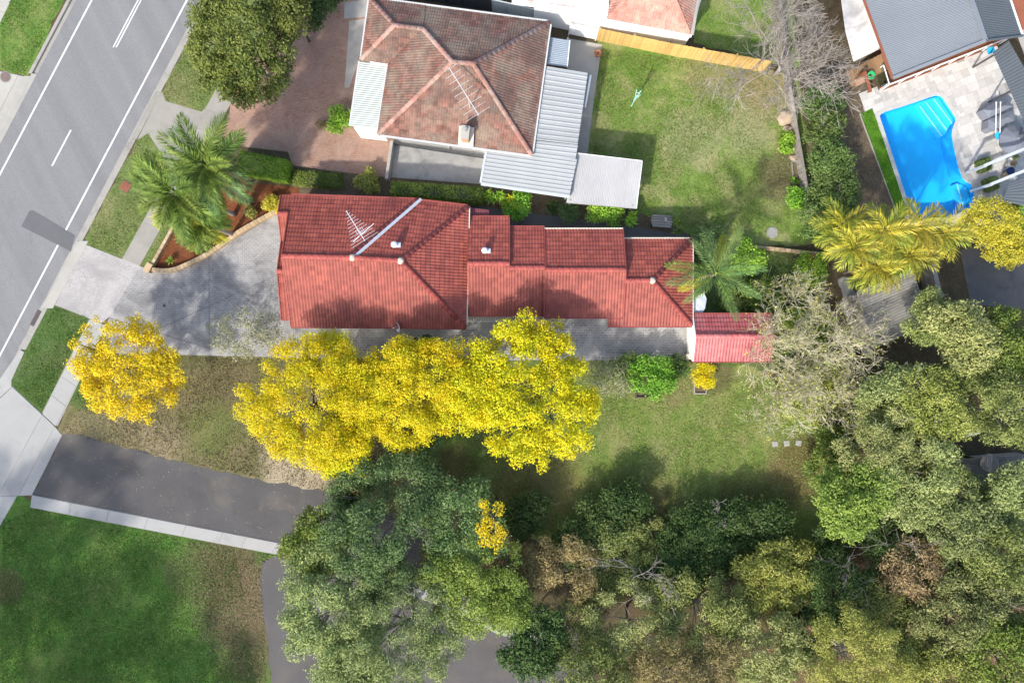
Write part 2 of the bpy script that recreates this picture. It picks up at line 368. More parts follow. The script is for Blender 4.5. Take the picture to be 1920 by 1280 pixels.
M['sheet_old'] = plain('weathered_grey_sheet', (0.23, 0.22, 0.195), 0.85, 0.25, 1.2, piece=0.35, stain=(0.10, 0.09, 0.07), stain_amt=0.7)
M['galv'] = plain('galvanised_metal', (0.52, 0.55, 0.58), 0.4, 0.12, 3.0, 0.2)
M['steel_green'] = plain('steel_fence', (0.50, 0.54, 0.54), 0.55, 0.06, 1.0, piece=0.06)
M['dark_metal'] = plain('dark_metal', (0.06, 0.065, 0.07), 0.5, 0.15, 2.0)
M['aluminium'] = plain('aluminium', (0.70, 0.71, 0.70), 0.35, 0.05, 4.0, 0.4)
M['new_pine'] = plain('new_pine', (0.60, 0.40, 0.14), 0.75, 0.10, 2.5, piece=0.30, stain=(0.46, 0.28, 0.09), stain_amt=0.4)
M['old_wood'] = plain('weathered_wood', (0.33, 0.30, 0.265), 0.9, 0.2, 2.0, piece=0.35, stain=(0.18, 0.16, 0.14), stain_amt=0.6)
M['sleeper'] = plain('timber_sleeper', (0.30, 0.185, 0.10), 0.85, 0.2, 2.0, piece=0.4)
M['rust_wood'] = plain('red_brown_timber', (0.25, 0.085, 0.045), 0.8, 0.15, 2.0)
M['sandstone'] = plain('sandstone_block', (0.50, 0.37, 0.225), 0.9, 0.12, 3.0, piece=0.30)
M['rock'] = plain('sandstone_rock', (0.36, 0.28, 0.20), 0.9, 0.25, 2.0, stain=(0.2, 0.17, 0.14))
M['brick'] = plain('pale_brick', (0.46, 0.29, 0.20), 0.9, 0.15, 4.0, piece=0.25)
M['mortar'] = plain('mortar', (0.50, 0.44, 0.36), 0.95, 0.15, 3.0)
M['deck_paver'] = plain('pale_stone_paver', (0.56, 0.545, 0.51), 0.8, 0.07, 1.5, piece=0.30, stain=(0.38, 0.365, 0.34), stain_amt=0.5)
M['joint'] = plain('paver_joint', (0.30, 0.285, 0.26), 0.95, 0.1, 2.0)
M['coping'] = plain('pool_coping', (0.46, 0.455, 0.43), 0.75, 0.05, 1.5, piece=0.08)
M['pool_shell'] = plain('blue_pool_shell', (0.03, 0.50, 0.88), 0.6, 0.03, 0.5, bstr=0.02)
M['pool_step'] = plain('blue_pool_step', (0.07, 0.54, 0.88), 0.6, 0.03, 0.5, bstr=0.02)
M['fabric'] = plain('charcoal_fabric', (0.16, 0.175, 0.21), 0.8, 0.1, 2.0)
M['teal'] = plain('teal_metal', (0.30, 0.62, 0.55), 0.5, 0.05, 2.0)
M['green_hose'] = plain('green_hose', (0.02, 0.50, 0.18), 0.5, 0.05, 2.0)
M['light_blue'] = plain('light_blue_plastic', (0.03, 0.45, 0.75), 0.5, 0.05, 2.0)
M['navy'] = plain('navy_glaze', (0.012, 0.035, 0.14), 0.3, 0.1, 2.0)
M['white_pot'] = plain('white_pot', (0.70, 0.69, 0.66), 0.5, 0.05, 3.0)
M['terracotta'] = plain('terracotta', (0.40, 0.17, 0.09), 0.8, 0.1, 3.0)
M['rust_iron'] = plain('rusty_iron', (0.22, 0.075, 0.04), 0.85, 0.2, 3.0)
M['iron'] = plain('cast_iron', (0.16, 0.12, 0.105), 0.8, 0.2, 3.0)
M['bark'] = plain('grey_bark', (0.27, 0.24, 0.20), 0.9, 0.3, 3.0)
M['dark_bark'] = plain('dark_bark', (0.10, 0.085, 0.07), 0.9, 0.3, 3.0)
M['pale_bark'] = plain('pale_bark', (0.30, 0.27, 0.23), 0.85, 0.25, 2.0)
M['bare_twig'] = plain('bare_grey_twig', (0.38, 0.34, 0.30), 0.85, 0.15, 1.0, piece=0.35)
M['straw_twig'] = plain('straw_twig', (0.68, 0.62, 0.42), 0.85, 0.15, 1.0, piece=0.4)
M['palm_trunk'] = plain('palm_trunk', (0.26, 0.225, 0.20), 0.9, 0.2, 4.0)
# foliage
M['lf_yellow'] = leafmat('yellow_leaf', (0.57, 0.41, 0.006), (0.69, 0.565, 0.012), (0.33, 0.38, 0.012), 0.3, 0.45)
M['lf_orange'] = leafmat('golden_leaf', (0.56, 0.38, 0.008), (0.66, 0.50, 0.012), (0.44, 0.42, 0.015), 0.3, 0.4)
M['lf_lime'] = leafmat('lime_yellow_leaf', (0.53, 0.43, 0.006), (0.68, 0.58, 0.012), (0.29, 0.37, 0.012), 0.3, 0.45)
M['lf_olive'] = leafmat('olive_leaf', (0.07, 0.095, 0.02), (0.14, 0.17, 0.043), (0.225, 0.243, 0.076))
M['lf_street'] = leafmat('street_tree_leaf', (0.055, 0.08, 0.014), (0.12, 0.155, 0.028), (0.20, 0.22, 0.05), k=1.05)
M['lf_gum'] = leafmat('gum_leaf', (0.085, 0.125, 0.034), (0.185, 0.23, 0.07), (0.29, 0.33, 0.125))
M['lf_bluegum'] = leafmat('blue_green_leaf', (0.030, 0.068, 0.022), (0.075, 0.13, 0.040), (0.15, 0.21, 0.07))
M['lf_dark'] = leafmat('dark_green_leaf', (0.018, 0.04, 0.010), (0.042, 0.078, 0.018), (0.08, 0.12, 0.03))
M['lf_green'] = leafmat('mid_green_leaf', (0.055, 0.095, 0.014), (0.115, 0.165, 0.026), (0.19, 0.235, 0.045))
M['lf_bright'] = leafmat('bright_green_leaf', (0.07, 0.17, 0.012), (0.13, 0.26, 0.022), (0.22, 0.33, 0.04))
M['lf_yolive'] = leafmat('yellow_olive_leaf', (0.12, 0.145, 0.022), (0.22, 0.245, 0.046), (0.33, 0.33, 0.088))
M['lf_tan'] = leafmat('tan_olive_leaf', (0.12, 0.10, 0.035), (0.21, 0.175, 0.065), (0.28, 0.235, 0.10))
M['lf_rust'] = leafmat('rust_brown_leaf', (0.12, 0.085, 0.040), (0.20, 0.145, 0.068), (0.26, 0.20, 0.10))
M['lf_greygreen'] = leafmat('grey_green_leaf', (0.12, 0.135, 0.07), (0.20, 0.21, 0.12), (0.27, 0.27, 0.16))
M['lf_bronze'] = leafmat('pale_olive_leaf', (0.10, 0.125, 0.034), (0.185, 0.205, 0.066), (0.275, 0.287, 0.11))
M['lf_hedge'] = leafmat('glossy_hedge_leaf', (0.03, 0.07, 0.014), (0.07, 0.12, 0.025), (0.13, 0.18, 0.05))
M['lf_palm'] = leafmat('palm_leaflet', (0.035, 0.07, 0.010), (0.085, 0.14, 0.02), (0.17, 0.22, 0.04), 0.2, 0.4)
M['lf_palm_yellow'] = leafmat('yellowing_leaflet', (0.28, 0.27, 0.02), (0.40, 0.36, 0.03), (0.24, 0.28, 0.03), 0.25)
M['lf_palm_blue'] = leafmat('blue_green_leaflet', (0.03, 0.075, 0.022), (0.075, 0.14, 0.04), (0.14, 0.21, 0.06), 0.2)
M['lf_cane'] = leafmat('golden_cane_leaflet', (0.12, 0.13, 0.014), (0.27, 0.24, 0.022), (0.42, 0.32, 0.04), 0.3, 0.5)
M['lf_canegreen'] = leafmat('green_cane_leaflet', (0.09, 0.13, 0.014), (0.19, 0.22, 0.025), (0.30, 0.29, 0.04), 0.3, 0.5)
M['lf_gold'] = leafmat('gold_shrub_leaf', (0.34, 0.29, 0.02), (0.52, 0.45, 0.05), (0.40, 0.40, 0.05), 0.3, 0.35)
M['lf_fallen'] = leafmat('fallen_leaf', (0.50, 0.38, 0.12), (0.62, 0.52, 0.25), (0.40, 0.25, 0.12), 0.1, 0.2)
def water_mat():
    t = NT('pool_water')
    tr = t.n('ShaderNodeBsdfTransparent'); tr.inputs[0].default_value = (0.60, 0.93, 0.995, 1)
    gl = t.n('ShaderNodeBsdfGlossy'); gl.inputs['Roughness'].default_value = 0.03
    bp = t.n('ShaderNodeBump'); bp.inputs['Strength'].default_value = 0.05; bp.inputs['Distance'].default_value = 0.03
    t.l(t.noise(2.5, 3), bp.inputs['Height']); t.l(bp.outputs[0], gl.inputs['Normal'])
    fr = t.n('ShaderNodeFresnel'); fr.inputs[0].default_value = 1.33; t.l(bp.outputs[0], fr.inputs['Normal'])
    mx = t.n('ShaderNodeMixShader'); t.l(fr.outputs[0], mx.inputs[0]); t.l(tr.outputs[0], mx.inputs[1]); t.l(gl.outputs[0], mx.inputs[2])
    return t.done(mx)
M['water'] = water_mat()
def glass_mat():
    t = NT('fence_glass')
    tr = t.n('ShaderNodeBsdfTransparent'); tr.inputs[0].default_value = (0.86, 0.93, 0.91, 1)
    gl = t.n('ShaderNodeBsdfGlossy'); gl.inputs['Roughness'].default_value = 0.02
    mx = t.n('ShaderNodeMixShader'); mx.inputs[0].default_value = 0.08
    t.l(tr.outputs[0], mx.inputs[1]); t.l(gl.outputs[0], mx.inputs[2]); return t.done(mx)
M['glass'] = glass_mat()
# ------------------------------------------------------------------ the ground and everything laid on it
def inside(p, poly):
    x, y = p[0], p[1]; c = False; n = len(poly); j = n - 1
    for i in range(n):
        xi, yi, xj, yj = poly[i][0], poly[i][1], poly[j][0], poly[j][1]
        if (yi > y) != (yj > y) and x < (xj - xi) * (y - yi) / (yj - yi) + xi: c = not c
        j = i
    return c
def ragged(pts, step=0.35, jit=0.05, seed=1):
    r = random.Random(seed); out = []
    for i in range(len(pts)):
        a, b = pts[i], pts[(i + 1) % len(pts)]; L = (b - a).length; n = max(1, int(L / step)); n = min(n, 200)
        d = (b - a).normalized() if L > 0 else Vector((1, 0, 0)); s = Vector((-d.y, d.x, 0))
        ph = r.random() * 6
        for k in range(n):
            t = k / n; e = 0 if k == 0 else (r.uniform(-jit, jit) + jit * 1.2 * math.sin(ph + k * 0.9))
            out.append(a + (b - a) * t + s * e)
    return out
def sheet(name, px, z, mat, label, cat, jit=0.0, seed=1, kind='structure'):
    pts = [Vector((p.x, p.y, z)) for p in PL(px)]
    if jit: pts = [Vector((p.x, p.y, z)) for p in ragged(pts, jit=jit, seed=seed)]
    o = MB().poly(pts).build(name, mat)
    for f in o.data.polygons:
        if f.normal.z < 0: f.flip()
    return tag(o, label, cat, kind=kind)
def slab_strip(parent, L0, L1, R0, R1, cuts, top, th, mat, gap=0.02, name='slab'):
    """row of paving slabs between two edges, each its own piece"""
    L0, L1, R0, R1 = [P(*q) for q in (L0, L1, R0, R1)]
    for a, b in zip(cuts[:-1], cuts[1:]):
        g = gap / max((L1 - L0).length, 0.1) / 2
        q = [L0.lerp(L1, a + g), L0.lerp(L1, b - g), R0.lerp(R1, b - g), R0.lerp(R1, a + g)]
        dz = random.uniform(-0.004, 0.004)
        MB().prism([Vector((p.x, p.y, top + dz)) for p in q], th).build(name, mat, parent, bevel=0.008)
def evenly(n): return [i / n for i in range(n + 1)]

POOL = [(1648,218),(1651,214),(1660,209),(1690,200),(1752,179),(1761,179),(1767,183),(1791,219),(1792,226),(1786,243),(1785,252),(1787,267),(1792,290),(1798,315),(1805,334),(1812,341),(1821,345),(1827,363),(1826,378),(1819,392),(1780,408),(1768,411),(1716,411),(1700,375),(1675,300)]
POOLW = PL(POOL)
KX = 0.527
def RL(x0, y): return (x0 - KX * y, y)            # points of lines parallel to the road, in photograph pixels
def build_ground():
    bm = bmesh.new()
    Y0, Y1 = -6000, 8000
    def ring(pts, z): return [bm.verts.new((p.x, p.y, z)) for p in pts]
    a, b = P(*RL(132, Y0)), P(*RL(132, Y1)); c, d = P(*RL(387, Y0)), P(*RL(387, Y1))
    BIG = 420
    la, lb = ring([a, b], 0.0); ra, rb = ring([a, b], -0.12); rc, rd = ring([c, d], -0.12); gc, gd = ring([c, d], 0.0)
    w1 = bm.verts.new((a.x - BIG, a.y, 0)); w2 = bm.verts.new((b.x - BIG, b.y, 0))
    bm.faces.new((la, w1, w2, lb)); bm.faces.new((ra, la, lb, rb)); bm.faces.new((rc, ra, rb, rd)); bm.faces.new((gc, rc, rd, gd))
    e1 = bm.verts.new((c.x + 3 * BIG, c.y, 0)); e2 = bm.verts.new((d.x + 3 * BIG, d.y, 0))
    outer = [gc, gd, e2, e1]; edges = []
    for i in range(4):
        e = bm.edges.get((outer[i], outer[(i + 1) % 4])) or bm.edges.new((outer[i], outer[(i + 1) % 4])); edges.append(e)
    hv = ring(POOLW, 0.0)
    for i in range(len(hv)): edges.append(bm.edges.new((hv[i], hv[(i + 1) % len(hv)])))
    bmesh.ops.triangle_fill(bm, edges=edges, use_beauty=True)
    bmesh.ops.recalc_face_normals(bm, faces=bm.faces)
    me = bpy.data.meshes.new('ground'); bm.to_mesh(me); bm.free(); me.materials.append(M['ground'])
    if sum(f.normal.z * f.area for f in me.polygons) < 0: me.flip_normals()
    o = put(me, 'ground'); tag(o, 'bare brown ground under the trees and gardens', 'ground', kind='structure')
build_ground()

# road
def strip(x0, x1, y0, y1, z, n=1): return [Vector((p.x, p.y, z)) for p in (P(*RL(x0, y0)), P(*RL(x0, y1)), P(*RL(x1, y1)), P(*RL(x1, y0)))]
road = MB().poly(strip(140, 377, -5800, 7800, -0.112)).build('road', M['asphalt'])
tag(road, 'pale grey asphalt street with white lane lines', 'road', kind='structure')
g = MB().poly(strip(133, 141, -5800, 7800, -0.116)); g.poly(strip(376, 386.5, -5800, 7800, -0.116))
tag(g.build('road_gutter', M['gutter']), 'stained concrete gutters along both sides of the street', 'gutter', kind='structure')
pt = sheet('asphalt_patch', [(53,395),(60,394),(139,441),(131,471),(38,424)], -0.104, M['patch'], 'dark rectangular asphalt repair patch across the right traffic lane', 'road patch')
def marking(x0, x1, y0, y1, label):
    o = MB().poly(strip(x0, x1, y0, y1, -0.106)).build('road_marking', M['paint'])
    tag(o, label, 'road marking', 'white lines painted on the street', 'structure')
marking(168.0, 171.6, -3000, 5000, 'long white edge line on the side away from the houses')
marking(347.0, 350.6, -3000, 5000, 'long white edge line nearest the houses')
marking(255.6, 258.4, -3000, 88, 'left line of the white double centre line')
marking(261.2, 264.0, -3000, 88, 'right line of the white double centre line')
marking(257.6, 261.0, 243, 311, 'single short white dash in the middle of the street')
def kerb(x0, x1, y0, y1, label, mat='gutter'):
    o = MB().prism(strip(x0, x1, y0, y1, 0.025), 0.16).build('kerb', M[mat], bevel=0.02); tag(o, label, 'kerb', kind='structure')
kerb(386, 393, -5800, 172, 'concrete kerb under the large green street tree')
kerb(386, 393, 262, 452, 'concrete kerb beside the palm verge')
kerb(386, 394, 578, 655, 'concrete kerb beside the storm drain')
kerb(125.5, 132.5, -5800, 138, 'concrete kerb of the far side verge')
o = MB().prism([Vector((p.x, p.y, 0.03)) for p in PL([(38,655),(46,660),(22,712),(22,725),(-3,748),(-60,855),(-76,850),(-8,722)])], 0.17).build('kerb', M['conc_new'], bevel=0.015)
tag(o, 'new white concrete kerb at the corner entrance', 'kerb', kind='structure')
def layback(y0, y1, label, mat):
    m = MB()
    for xa, za, xb, zb in ((394 if y0 < 300 else 404, 0.024, 386.6, 0.020), (386.6, 0.020, 380, -0.110)):
        a = strip(xa, xb, y0, y1, 0); m.poly([Vector((p.x, p.y, zz)) for p, zz in zip(a, (za, za, zb, zb))])
    o = m.build('kerb_ramp', M[mat]); tag(o, label, 'kerb ramp', kind='structure')
layback(172, 262, 'sloping concrete kerb ramp of the brick driveway', 'conc_old')
layback(452, 578, 'sloping concrete kerb ramp of the grey stamped driveway', 'conc_pale')
a = strip(132.4, 140, 138, 900, 0); a2 = strip(121, 132.4, 143, 900, 0.026); o = MB().poly(a2).poly([Vector((p.x, p.y, z)) for p, z in zip(a, (0.026, 0.026, -0.108, -0.108))]).build('kerb_ramp', M['conc_pale']); tag(o, 'sloping concrete kerb ramp on the far side of the street', 'kerb ramp', kind='structure')

# grass and soil sheets
sheet('grass_verge', [(120,0),(122,-60),(-60,-60),(-60,120),(0,132),(45,143),(53,142)], 0.008, M['verge_far'], 'lush green grass verge on the far side of the street', 'grass', 0.05, 2)
sheet('grass_verge', [(520,-260),(560,0),(440,150),(418,222),(330,425),(292,502),(255,499),(230,486),(162,461),(160,446),(170,424),(257,263),(303,173),(393,1)], 0.008, M['verge'], 'olive green grass verge under the palms and street tree', 'grass', 0.05, 3)
sheet('grass_verge', [(103,573),(135,584),(195,602),(165,680),(107,797),(96,785),(80,774),(21,727),(19,712),(43,656),(54,638),(86,580)], 0.008, M['verge_low'], 'dark green grass verge between storm drain and footpath', 'grass', 0.05, 4)
sheet('dry_lawn', [(110,800),(165,675),(200,655),(690,662),(760,690),(840,850),(790,960),(690,960),(613,931),(467,906),(383,886),(300,866),(213,843),(160,828),(127,822),(100,822)], 0.006, M['dry'], 'patchy dry brown lawn below the grey driveway', 'lawn', 0.07, 5)
sheet('back_lawn', [(690,672),(1290,676),(1420,690),(1540,800),(1600,960),(1480,1060),(1100,1050),(850,960),(780,900),(760,760)], 0.010, M['back'], 'green back lawn beside the yellow trees and forest', 'lawn', 0.07, 6)
sheet('east_lawn', [(1122,62),(1440,128),(1500,150),(1517,340),(1530,460),(1440,462),(1300,442),(1195,398),(1098,292),(1110,190)], 0.008, M['east'], 'sunlit patchy lawn behind the old tiled house', 'lawn', 0.06, 7)
sheet('park_lawn', [(33,925),(58,938),(518,1027),(530,1049),(495,1053),(491,1086),(493,1153),(500,1186),(507,1253),(515,1300),(515,1700),(-500,1700),(-400,1700),(-10,1005)], 0.008, M['park'], 'deep green park lawn in the shade at the lower left', 'lawn', 0.06, 8)
sheet('yard_grass', [(1296,446),(1535,470),(1575,700),(1300,690)], 0.007, M['verge_low'], 'small grassy yard behind the red roofed house', 'grass', 0.05, 9)
sheet('garden_soil', [(545,306),(735,334),(905,345),(1070,366),(1196,394),(1275,430),(1300,445),(1300,500),(540,420)], 0.005, M['soil'], 'shaded garden soil strip between the two houses', 'soil', 0.05, 10)
sheet('garden_soil', [(1515,120),(1612,120),(1640,200),(1705,400),(1600,440),(1520,430)], 0.005, M['soil'], 'brown earth strip beside the pool fence line', 'soil', 0.06, 11)
sheet('mulch_bed', [(290,500),(330,424),(352,385),(362,345),(410,328),(470,343),(560,352),(560,400),(522,395),(450,438),(395,475),(340,500),(304,506)], 0.014, M['mulch'], 'garden bed of orange brown bark mulch below the palms', 'garden bed')
sheet('leaf_litter', [(1480,1040),(1900,980),(2400,1000),(2400,1700),(1400,1700),(1390,1100)], 0.004, M['litter'], 'brown leaf litter on the forest floor at lower right', 'leaf litter', 0.08, 12)
sheet('neighbour_grass', [(1310,-80),(1480,-80),(1500,130),(1440,118),(1300,80)], 0.006, M['east'], 'patchy grass under the bare grey tree', 'grass', 0.06, 13)

# hard surfaces
sheet('brick_driveway', [(440,130),(560,30),(600,-120),(720,-120),(715,100),(705,238),(745,262),(735,334),(602,318),(548,310),(540,285),(412,270),(404,246),(430,214)], 0.016, M['brickpave'], 'orange pink clay brick driveway of the old tiled house', 'driveway')
sheet('driveway_crossing', [(303,171),(311,190),(378,210),(400,188),(402,196),(330,330),(278,250),(257,263)], 0.013, M['conc_old'], 'old grey concrete crossing between the street and brick driveway', 'driveway')
sheet('driveway_apron', [(161,459),(230,486),(263,499),(288,508),(240,560),(205,594),(190,606),(135,584),(103,572)], 0.016, M['stamped_pale'], 'pale stamped concrete apron where the grey driveway meets the street', 'driveway')
sheet('driveway', [(263,499),(292,509),(342,503),(397,478),(452,441),(525,398),(640,398),(640,672),(200,662),(188,645),(205,594)], 0.019, M['stamped'], 'mottled grey stamped concrete driveway in front of the red house', 'driveway')
sheet('side_path', [(545,585),(1292,590),(1292,676),(1100,676),(640,673),(640,610),(545,604)], 0.023, M['stamped_side'], 'grey brick patterned path along the side of the red house', 'path')
sheet('asphalt_driveway', [(117,815),(127,811),(160,817),(213,832),(300,855),(383,876),(467,896),(613,921),(720,960),(820,1040),(820,1090),(530,1030),(518,1020),(60,928)], 0.013, M['drive_asphalt'], 'dark asphalt driveway running in under the gum trees', 'driveway', 0.07, 14)
sheet('car_park', [(490,1053),(518,1042),(700,1075),(950,1110),(1080,1180),(1140,1330),(1140,1700),(515,1700),(507,1253),(500,1186),(493,1153),(488,1086)], 0.012, M['park_asphalt'], 'dark asphalt car park under the gum trees', 'car park', 0.04, 15)
sheet('concrete_slab', [(741,262),(912,284),(912,346),(735,333)], 0.017, M['conc_slab'], 'mottled grey concrete slab beside the old tiled house', 'slab')
o = sheet('concrete_path', [(1062,72),(1129,84),(1113,190),(1101,294),(1068,292)], 0.017, M['conc_pale'], 'pale concrete path along the east side of the old house', 'path')
sheet('rear_path', [(885,385),(1180,424),(1300,444),(1300,500),(885,440)], 0.011, M['conc_dark'], 'dark concrete path behind the red house', 'path')  # dark concrete tone with darker random blotches
sheet('concrete_strip', [(655,40),(684,36),(672,115),(655,165),(646,165)], 0.021, M['conc_pale'], 'narrow concrete strip along the street side of the old house', 'path')
sheet('concrete_pad', [(646,6),(692,-2),(690,32),(645,36)], 0.024, M['conc_pale'], 'small concrete pad at the corner of the brick driveway', 'slab')
sheet('white_pad', [(1560,-120),(1640,-120),(1655,90),(1600,116),(1585,60)], 0.012, M['white_wall'], 'white concrete yard beside the slate grey roof', 'slab')
sheet('carport_pad', [(1282,610),(1302,610),(1302,672),(1282,668)], 0.030, M['conc_slab'], 'grey concrete pad beside the small red shed', 'slab')
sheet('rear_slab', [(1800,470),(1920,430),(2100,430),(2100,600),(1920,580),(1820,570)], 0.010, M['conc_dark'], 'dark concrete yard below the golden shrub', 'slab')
sheet('neighbour_path', [(1890,-100),(2060,-100),(2060,300),(1960,220),(1905,60)], 0.010, M['conc_pale'], 'pale concrete path beyond the charcoal roof', 'path')
# control joints in the stamped drive: saw cuts
jm = MB()
for q in (((392,480),(392,661)), ((205,596),(400,655)), ((300,615),(515,518)), ((392,598),(540,600))):
    a, b = P(*q[0], 0.0212), P(*q[1], 0.0212); jm.beam(a, b, 0.025, 0.002)
tag(jm.build('control_joint', M['dark_metal']), 'thin dark saw cut joints in the grey driveway', 'joint', kind='structure')

# footpaths made of slabs
def bed(name, px, label):
    return sheet(name, px, 0.0165, M['joint'], label, 'footpath')
fp = bed('footpath', [(404,170),(440,182),(262,499),(229,486)], 'concrete footpath slabs running behind the palms')
slab_strip(fp, (405,168), (229.5,486), (441,181), (262,498.5), evenly(9), 0.030, 0.03, M['conc_old'])
fp = bed('footpath', [(168,598),(200,610),(108,799),(79,774)], 'pale concrete footpath slabs beside the golden tree')
slab_strip(fp, (168,598), (80.5,776.5), (200,610), (104.5,799), evenly(5), 0.030, 0.03, M['conc_new'])
fp = bed('corner_entrance', [(23,724),(79,776),(117,815),(60,928),(33,929),(0,986),(-60,1090),(-140,1000),(-60,855)], 'broad pale concrete entrance at the street corner')
def slab(parent, px, top, mat, th=0.03, name='slab'):
    MB().prism([Vector((p.x, p.y, top + random.uniform(-.002, .002))) for p in PL(px)], th).build(name, M[mat] if isinstance(mat, str) else mat, parent, bevel=0.006)
slab(fp, [(23,725),(79.5,777),(-2,927),(-120,927),(-60,858),(-3,750)], 0.032, 'conc_new')
slab(fp, [(80.5,778),(103,799),(34.5,927.5),(-0.5,927.5)], 0.032, 'conc_new')
slab(fp, [(104,800),(116.5,815.5),(60,927.5),(36,927.5)], 0.032, 'conc_new')
slab(fp, [(-120,930),(32,930),(-0.5,986),(-60,1088),(-140,1000)], 0.032, 'conc_new')
fp = bed('footpath', [(21,0),(-1,47),(-60,150),(-100,60),(-60,-80),(50,-80)], 'concrete footpath at the top left street corner')
slab(fp, [(21,1),(10,24),(-80,0),(-50,-80),(49,-80)], 0.030, 'conc_pale'); slab(fp, [(9.5,25),(-1,46),(-60,148),(-98,60),(-80,2)], 0.030, 'conc_pale')
fp = bed('far_driveway', [(-60,122),(0,134),(47,144),(0,240),(-60,350)], 'pale concrete driveway crossing on the far side of the street')
slab(fp, [(-60,122),(0,134),(34,141),(-12,232),(-60,320)], 0.030, 'conc_pale'); slab(fp, [(35,141.5),(46,144),(0,238),(-60,348),(-60,322),(-11,233)], 0.030, 'conc_pale')
fp = bed('edging_strip', [(60,927),(530,1018),(518,1039),(57,951)], 'pale concrete edging slabs between asphalt driveway and park lawn')
xs = [180, 400, 615, 835, 1050, 1258, 1390, 1565, 1590]; cuts = [(x - 180) / 1410 for x in xs]
slab_strip(fp, (60.5,928), (529,1018.5), (57.5,950), (518,1038), cuts, 0.045, 0.045, M['conc_new'])
fp = bed('car_park_edging', [(700,1074),(812,1112),(945,1172),(1060,1190),(1056,1208),(938,1190),(805,1128),(690,1084)], 'pale concrete edging glimpsed between the gum trees')
slab_strip(fp, (700,1075), (811,1112), (691,1084), (805,1127), evenly(3), 0.045, 0.03, M['conc_new'])
slab_strip(fp, (813,1113), (944,1172), (807,1128), (938,1189), evenly(3), 0.045, 0.03, M['conc_new'])
slab_strip(fp, (946,1173), (1059,1190), (940,1190), (1055,1207), evenly(3), 0.045, 0.03, M['conc_new'])

# iron covers and the drain
def lid(px, py, r, label, mat, square=None, name='manhole_cover'):
    c = P(px, py); t = thing(name, label, 'cover', (c.x, c.y, 0))
    if square is None:
        MB().lathe((c.x, c.y, 0.0), [(r, 0.02), (r, 0.042), (r * 0.97, 0.046), (0.01, 0.048)], 24).build('lid', mat, t)
        MB().lathe((c.x, c.y, 0.0), [(r * 1.18, 0.018), (r * 1.18, 0.036), (r * 1.02, 0.038)], 24).build('rim', M['conc_old'], t)
    else:
        MB().box((c.x, c.y, 0.025), r * 2, r * 2, 0.035, square).build('rim', M['conc_old'] if mat is not M['rust_iron'] else M['iron'], t)
        MB().box((c.x, c.y, 0.03), r * 1.75, r * 1.75, 0.045, square).build('lid', mat, t)
        MB().box((c.x + 0.1, c.y, 0.055), r * 0.5, 0.04, 0.02, square + .3).build('handle', M['iron'], t)
    return t
lid(11, 145, 0.36, 'round brown manhole cover on the far concrete crossing', M['iron'])
lid(236, 350, 0.36, 'square rusty pit lid in the grass verge', M['rust_iron'], 1.03, 'pit_lid')
lid(1448, 436, 0.36, 'round concrete lid in the back corner of the lawn', M['conc_slab'])
lid(308, 573, 0.10, 'small dark drain cover in the grey driveway', M['dark_metal'], name='drain_cover')
c = P(67, 597); t = thing('storm_drain', 'dark iron storm drain grate in the gutter', 'drain', (c.x, c.y, -0.11))
ang = math.atan2(1, KX); d = Vector((-KX, -1, 0)).normalized(); s = Vector((d.y, -d.x, 0))
MB().obb((c.x, c.y, -0.110), d * 0.62, s * 0.24, Vector((0, 0, 0.006))).build('pit', M['dark_metal'], t)
for k in range(9):
    q = c + d * (-0.52 + k * 0.13); MB().obb((q.x, q.y, -0.098), d * 0.022, s * 0.22, Vector((0, 0, 0.012))).build('bar', M['iron'], t)
for sg in (-1, 1):
    q = c + s * 0.23 * sg; MB().obb((q.x, q.y, -0.096), d * 0.60, s * 0.025, Vector((0, 0, 0.014))).build('frame', M['iron'], t)

# pool
def build_pool():
    t = thing('swimming_pool', 'bright blue swimming pool with curved side and white edged steps', 'pool', tuple(P(1735, 290)))
    n = len(POOL); top = [Vector((p.x, p.y, 0.015)) for p in POOLW]; bot = [Vector((p.x, p.y, -1.35)) for p in POOLW]
    m = MB()
    for i in range(n):
        j = (i + 1) % n; m.poly([top[i], top[j], bot[j], bot[i]])
    m.poly(bot); m.build('shell', M['pool_shell'], t, fix=True)
    MB().poly([Vector((p.x, p.y, -0.07)) for p in POOLW]).build('water', M['water'], t)
    # entry steps down from the corner; white nosing on each
    def step(q, z, nose):
        MB().prism([P(a, b).xy.to_3d() + Vector((0, 0, z)) for a, b in q], 1.34 + z).build('step', M['pool_step'], t)
        a, b = [P(*e) for e in nose]; a.z = b.z = z + 0.012
        MB().beam(a, b, 0.07, 0.02).build('step_edge', M['white_metal'], t)
    step([(1733,186),(1752,180.5),(1761,180.5),(1766,184),(1790,219.5),(1790.5,227),(1784,245),(1776,251)], -0.62, ((1734,194),(1775,250)))
    step([(1743,183.5),(1752,180.6),(1761,180.6),(1765.5,184.2),(1789.8,219.7),(1790.2,227),(1783,241)], -0.42, ((1743,189),(1782,241)))
    step([(1753,181.2),(1761,180.8),(1765.2,184.4),(1789.4,219.9),(1789.6,227),(1788.6,231)], -0.22, ((1753.5,183.5),(1788.6,230)))
    step([(1803,341),(1811,342.5),(1820.5,346),(1825.8,363),(1825,378),(1818.5,390.5),(1816.5,391)], -0.55, ((1803,341),(1816.5,389)))
    return t
build_pool()
DECK = [(1616,180),(1640,172),(1865,84),(1875,110),(1893,180),(1912,215),(1985,330),(1960,420),(1850,420),(1829,396),(1829,362),(1822,343)]
DECK_OUT = [(1614,182),(1640,172),(1868,82),(1880,110),(1895,178),(1990,330),(1960,425),(1700,425),(1690,380),(1640,222),(1622,218)]
